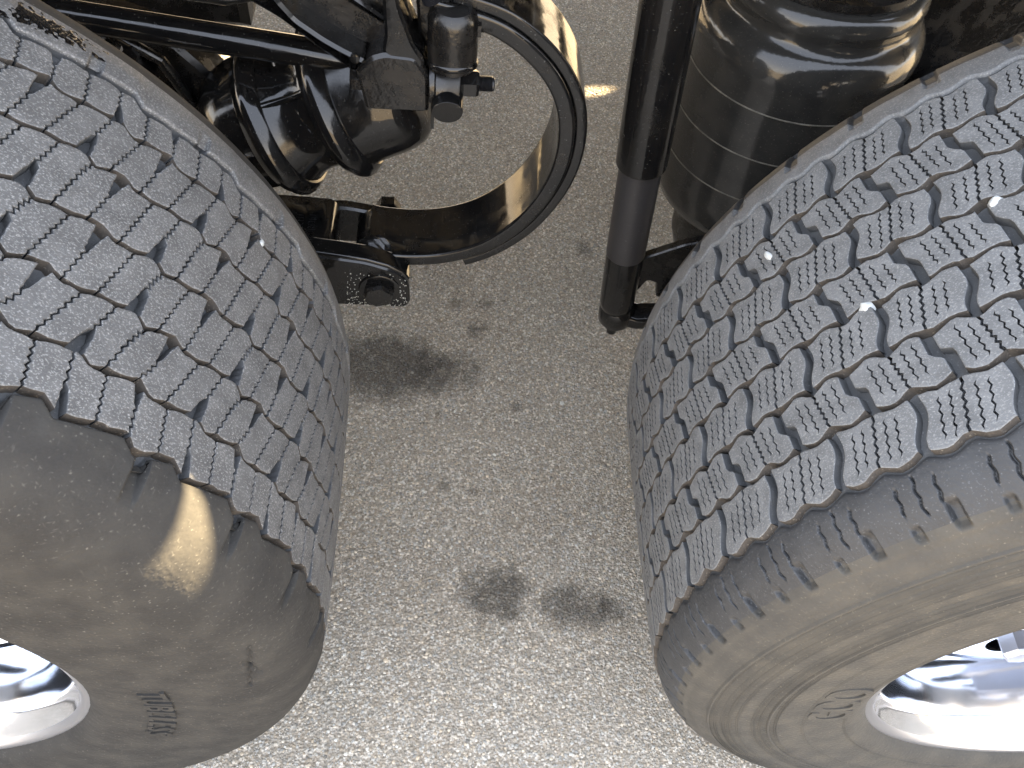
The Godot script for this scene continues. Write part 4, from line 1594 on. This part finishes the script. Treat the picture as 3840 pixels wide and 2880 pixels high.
# ------------------------------------------------------------------ shock absorber
func build_shock():
	var a := Vector3(0.1975, 0.300, -0.40)
	var b := Vector3(0.160, 0.92, -0.40)
	var t := thing("shock_absorber", "black tubular shock absorber with dusty lower tube left of the air spring", "shock absorber", a)
	var xf := along(Vector3.ZERO, b - a)
	var mb := MB.new()
	mb.lathe([Vector2(0, 0.0), Vector2(0.018, 0.0), Vector2(0.024, 0.008), Vector2(0.0255, 0.02), Vector2(0.0262, 0.12)], 48, xf)
	part(mb, "lower_tube", M.gloss, t)
	mb = MB.new()
	mb.lathe([Vector2(0.0262, 0.12), Vector2(0.0268, 0.121), Vector2(0.0268, 0.30)], 48, xf)
	part(mb, "dusty_sleeve", M.shock_dust, t).set_meta("label", "matt grey dusty sleeve of the shock absorber")
	mb = MB.new()
	mb.lathe([Vector2(0.0275, 0.282), Vector2(0.0310, 0.280), Vector2(0.0320, 0.283), Vector2(0.0322, 0.62), Vector2(0.0, 0.62)], 56, xf)
	part(mb, "dust_tube", M.gloss, t)
	# lower mount: arm, eye ring and stud below the tube
	var mt := thing("shock_mount", "black cast arm and stud under the shock absorber beside the right tyre", "bracket", Vector3(0.2, 0.29, -0.40))
	mb = MB.new()
	mb.lathe([Vector2(0.0, -0.016), Vector2(0.022, -0.016), Vector2(0.0255, -0.012), Vector2(0.0265, 0.0), Vector2(0.0265, 0.014), Vector2(0.022, 0.022), Vector2(0, 0.022)], 40)
	part(mb, "eye", M.gloss, mt)
	mb = MB.new()
	mb.sweep(PackedVector3Array([Vector3(0.0, 0.002, 0.0), Vector3(0.03, 0.0, 0.006), Vector3(0.06, 0.006, 0.008), Vector3(0.16, 0.02, 0.0)]), rounded(pv([-0.0125, -0.018, 0.0125, -0.018, 0.0125, 0.018, -0.0125, 0.018]), 0.007, 3), Vector3(0, 0, 1))
	part(mb, "arm", M.gloss, mt)
	mb = MB.new()
	mb.extrude(rounded(pv([0.006, 0.05, 0.020, 0.100, 0.075, 0.132, 0.16, 0.16, 0.16, 0.02, 0.058, 0.018, 0.052, 0.05, 0.038, 0.055, 0.028, 0.03]), 0.004), -0.03, -0.016, 0.002)
	part(mb, "gusset", M.satin, mt)
	mb = MB.new()
	mb.lathe([Vector2(0, -0.048), Vector2(0.004, -0.048), Vector2(0.0075, -0.045), Vector2(0.0075, -0.036), Vector2(0.0105, -0.034), Vector2(0.0105, -0.030), Vector2(0.016, -0.026), Vector2(0.018, -0.016), Vector2(0.018, -0.010)], 28)
	part(mb, "stud", M.gloss, mt)

# ------------------------------------------------------------------ air spring
func build_air_spring():
	var o := Vector3(0.384, 0.20, -0.55)
	var t := thing("air_spring", "black rubber air spring with rolled fold and thin moulded rings", "air spring", o)
	var mb := MB.new()
	var prof := [Vector2(0.06, 0.205), Vector2(0.095, 0.200), Vector2(0.118, 0.206), Vector2(0.131, 0.220), Vector2(0.1365, 0.238), Vector2(0.138, 0.265)]
	var ring_y := [0.305, 0.372, 0.440]
	for y in ring_y:
		prof.push_back(Vector2(0.1385, y - 0.003))
		prof.push_back(Vector2(0.1394, y))
		prof.push_back(Vector2(0.1385, y + 0.003))
	for q in [[0.1400, 0.465], [0.1425, 0.478], [0.1430, 0.490], [0.1405, 0.503], [0.1350, 0.513], [0.1280, 0.519], [0.1225, 0.523], [0.1200, 0.529], [0.1205, 0.536], [0.1240, 0.543], [0.1255, 0.550], [0.1240, 0.558], [0.1190, 0.565], [0.1120, 0.570], [0.0, 0.571]]:
		prof.push_back(Vector2(q[0], q[1]))
	mb.lathe(prof, 112)
	part(mb, "bellows", M.rubber_bag, t, 60.0)
	for y in ring_y:
		mb = MB.new()
		mb.lathe([Vector2(0.1388, y - 0.0013), Vector2(0.1398, y - 0.0006), Vector2(0.1398, y + 0.0006), Vector2(0.1388, y + 0.0013)], 96)
		part(mb, "moulded_ring", M.dust_line, t, 80.0)
	mb = MB.new()
	mb.lathe([Vector2(0, 0.57), Vector2(0.112, 0.57), Vector2(0.114, 0.573), Vector2(0.114, 0.582), Vector2(0, 0.583)], 72)
	part(mb, "top_plate", M.satin, t)
	mb = MB.new()
	mb.lathe([Vector2(0, 0.06), Vector2(0.070, 0.06), Vector2(0.088, 0.12), Vector2(0.093, 0.205), Vector2(0.09, 0.22)], 64)
	part(mb, "piston", M.satin, t)

# ------------------------------------------------------------------ pebbles caught in the treads
func build_pebbles():
	var spots := [
		[-1, 62.6, -0.0965, 0.5035, 0.0026, "small white pebble caught in the left tyre's tread near its inner edge"],
		[1, -60.0, -0.085, 0.5045, 0.0032, "slim white pebble lying on a block high on the right tyre's tread"],
		[1, -52.1, 0.0188, 0.5020, 0.0052, "large white pebble wedged in the middle groove of the right tyre's tread"],
		[1, -39.7, -0.0213, 0.5010, 0.0056, "rounded white pebble wedged in the right tyre's tread near the frame's right edge"]]
	var m := tri_mat(grit_tex(41, 256, Color(0.66, 0.67, 0.66), 0.06, 0.06, Color(0.9, 0.9, 0.9), 240), 0.05, 0.6)
	for i in spots.size():
		var s: Array = spots[i]
		var r2 := RandomNumberGenerator.new()
		r2.seed = 200 + i
		var mb := MB.new()
		var rows := 8
		var segs := 12
		var nzp := noise(90 + i, 0.8, FastNoiseLite.TYPE_SIMPLEX_SMOOTH, 2)
		var g := []
		for a in rows + 1:
			var row := []
			for b in segs:
				var th := PI * a / rows
				var fi := TAU * b / segs
				var d := Vector3(sin(th) * cos(fi), -cos(th), sin(th) * sin(fi))
				var rr: float = s[4] * (1.0 + 0.35 * nzp.get_noise_3dv(d * 1.3))
				row.push_back(d * rr * Vector3(1.0, 0.75, 1.25 if i != 1 else 1.7))
			g.push_back(row)
		for a in rows:
			for b in segs:
				var c: int = (b + 1) % segs
				mb.quad(g[a][b], g[a + 1][b], g[a + 1][c], g[a][c])
		var p := put(finish(mb, 70.0), numbered("pebble"), m, self)
		var q := cyl(s[1], s[3], s[2])
		p.position = q + Vector3(HALF_BASE * s[0], TYRE_R, 0)
		p.rotation = Vector3(0, 0.6 * i, -deg_to_rad(s[1]))
		p.set_meta("label", s[5])
		p.set_meta("category", "pebble")
		p.set_meta("group", "white pebbles in the treads")
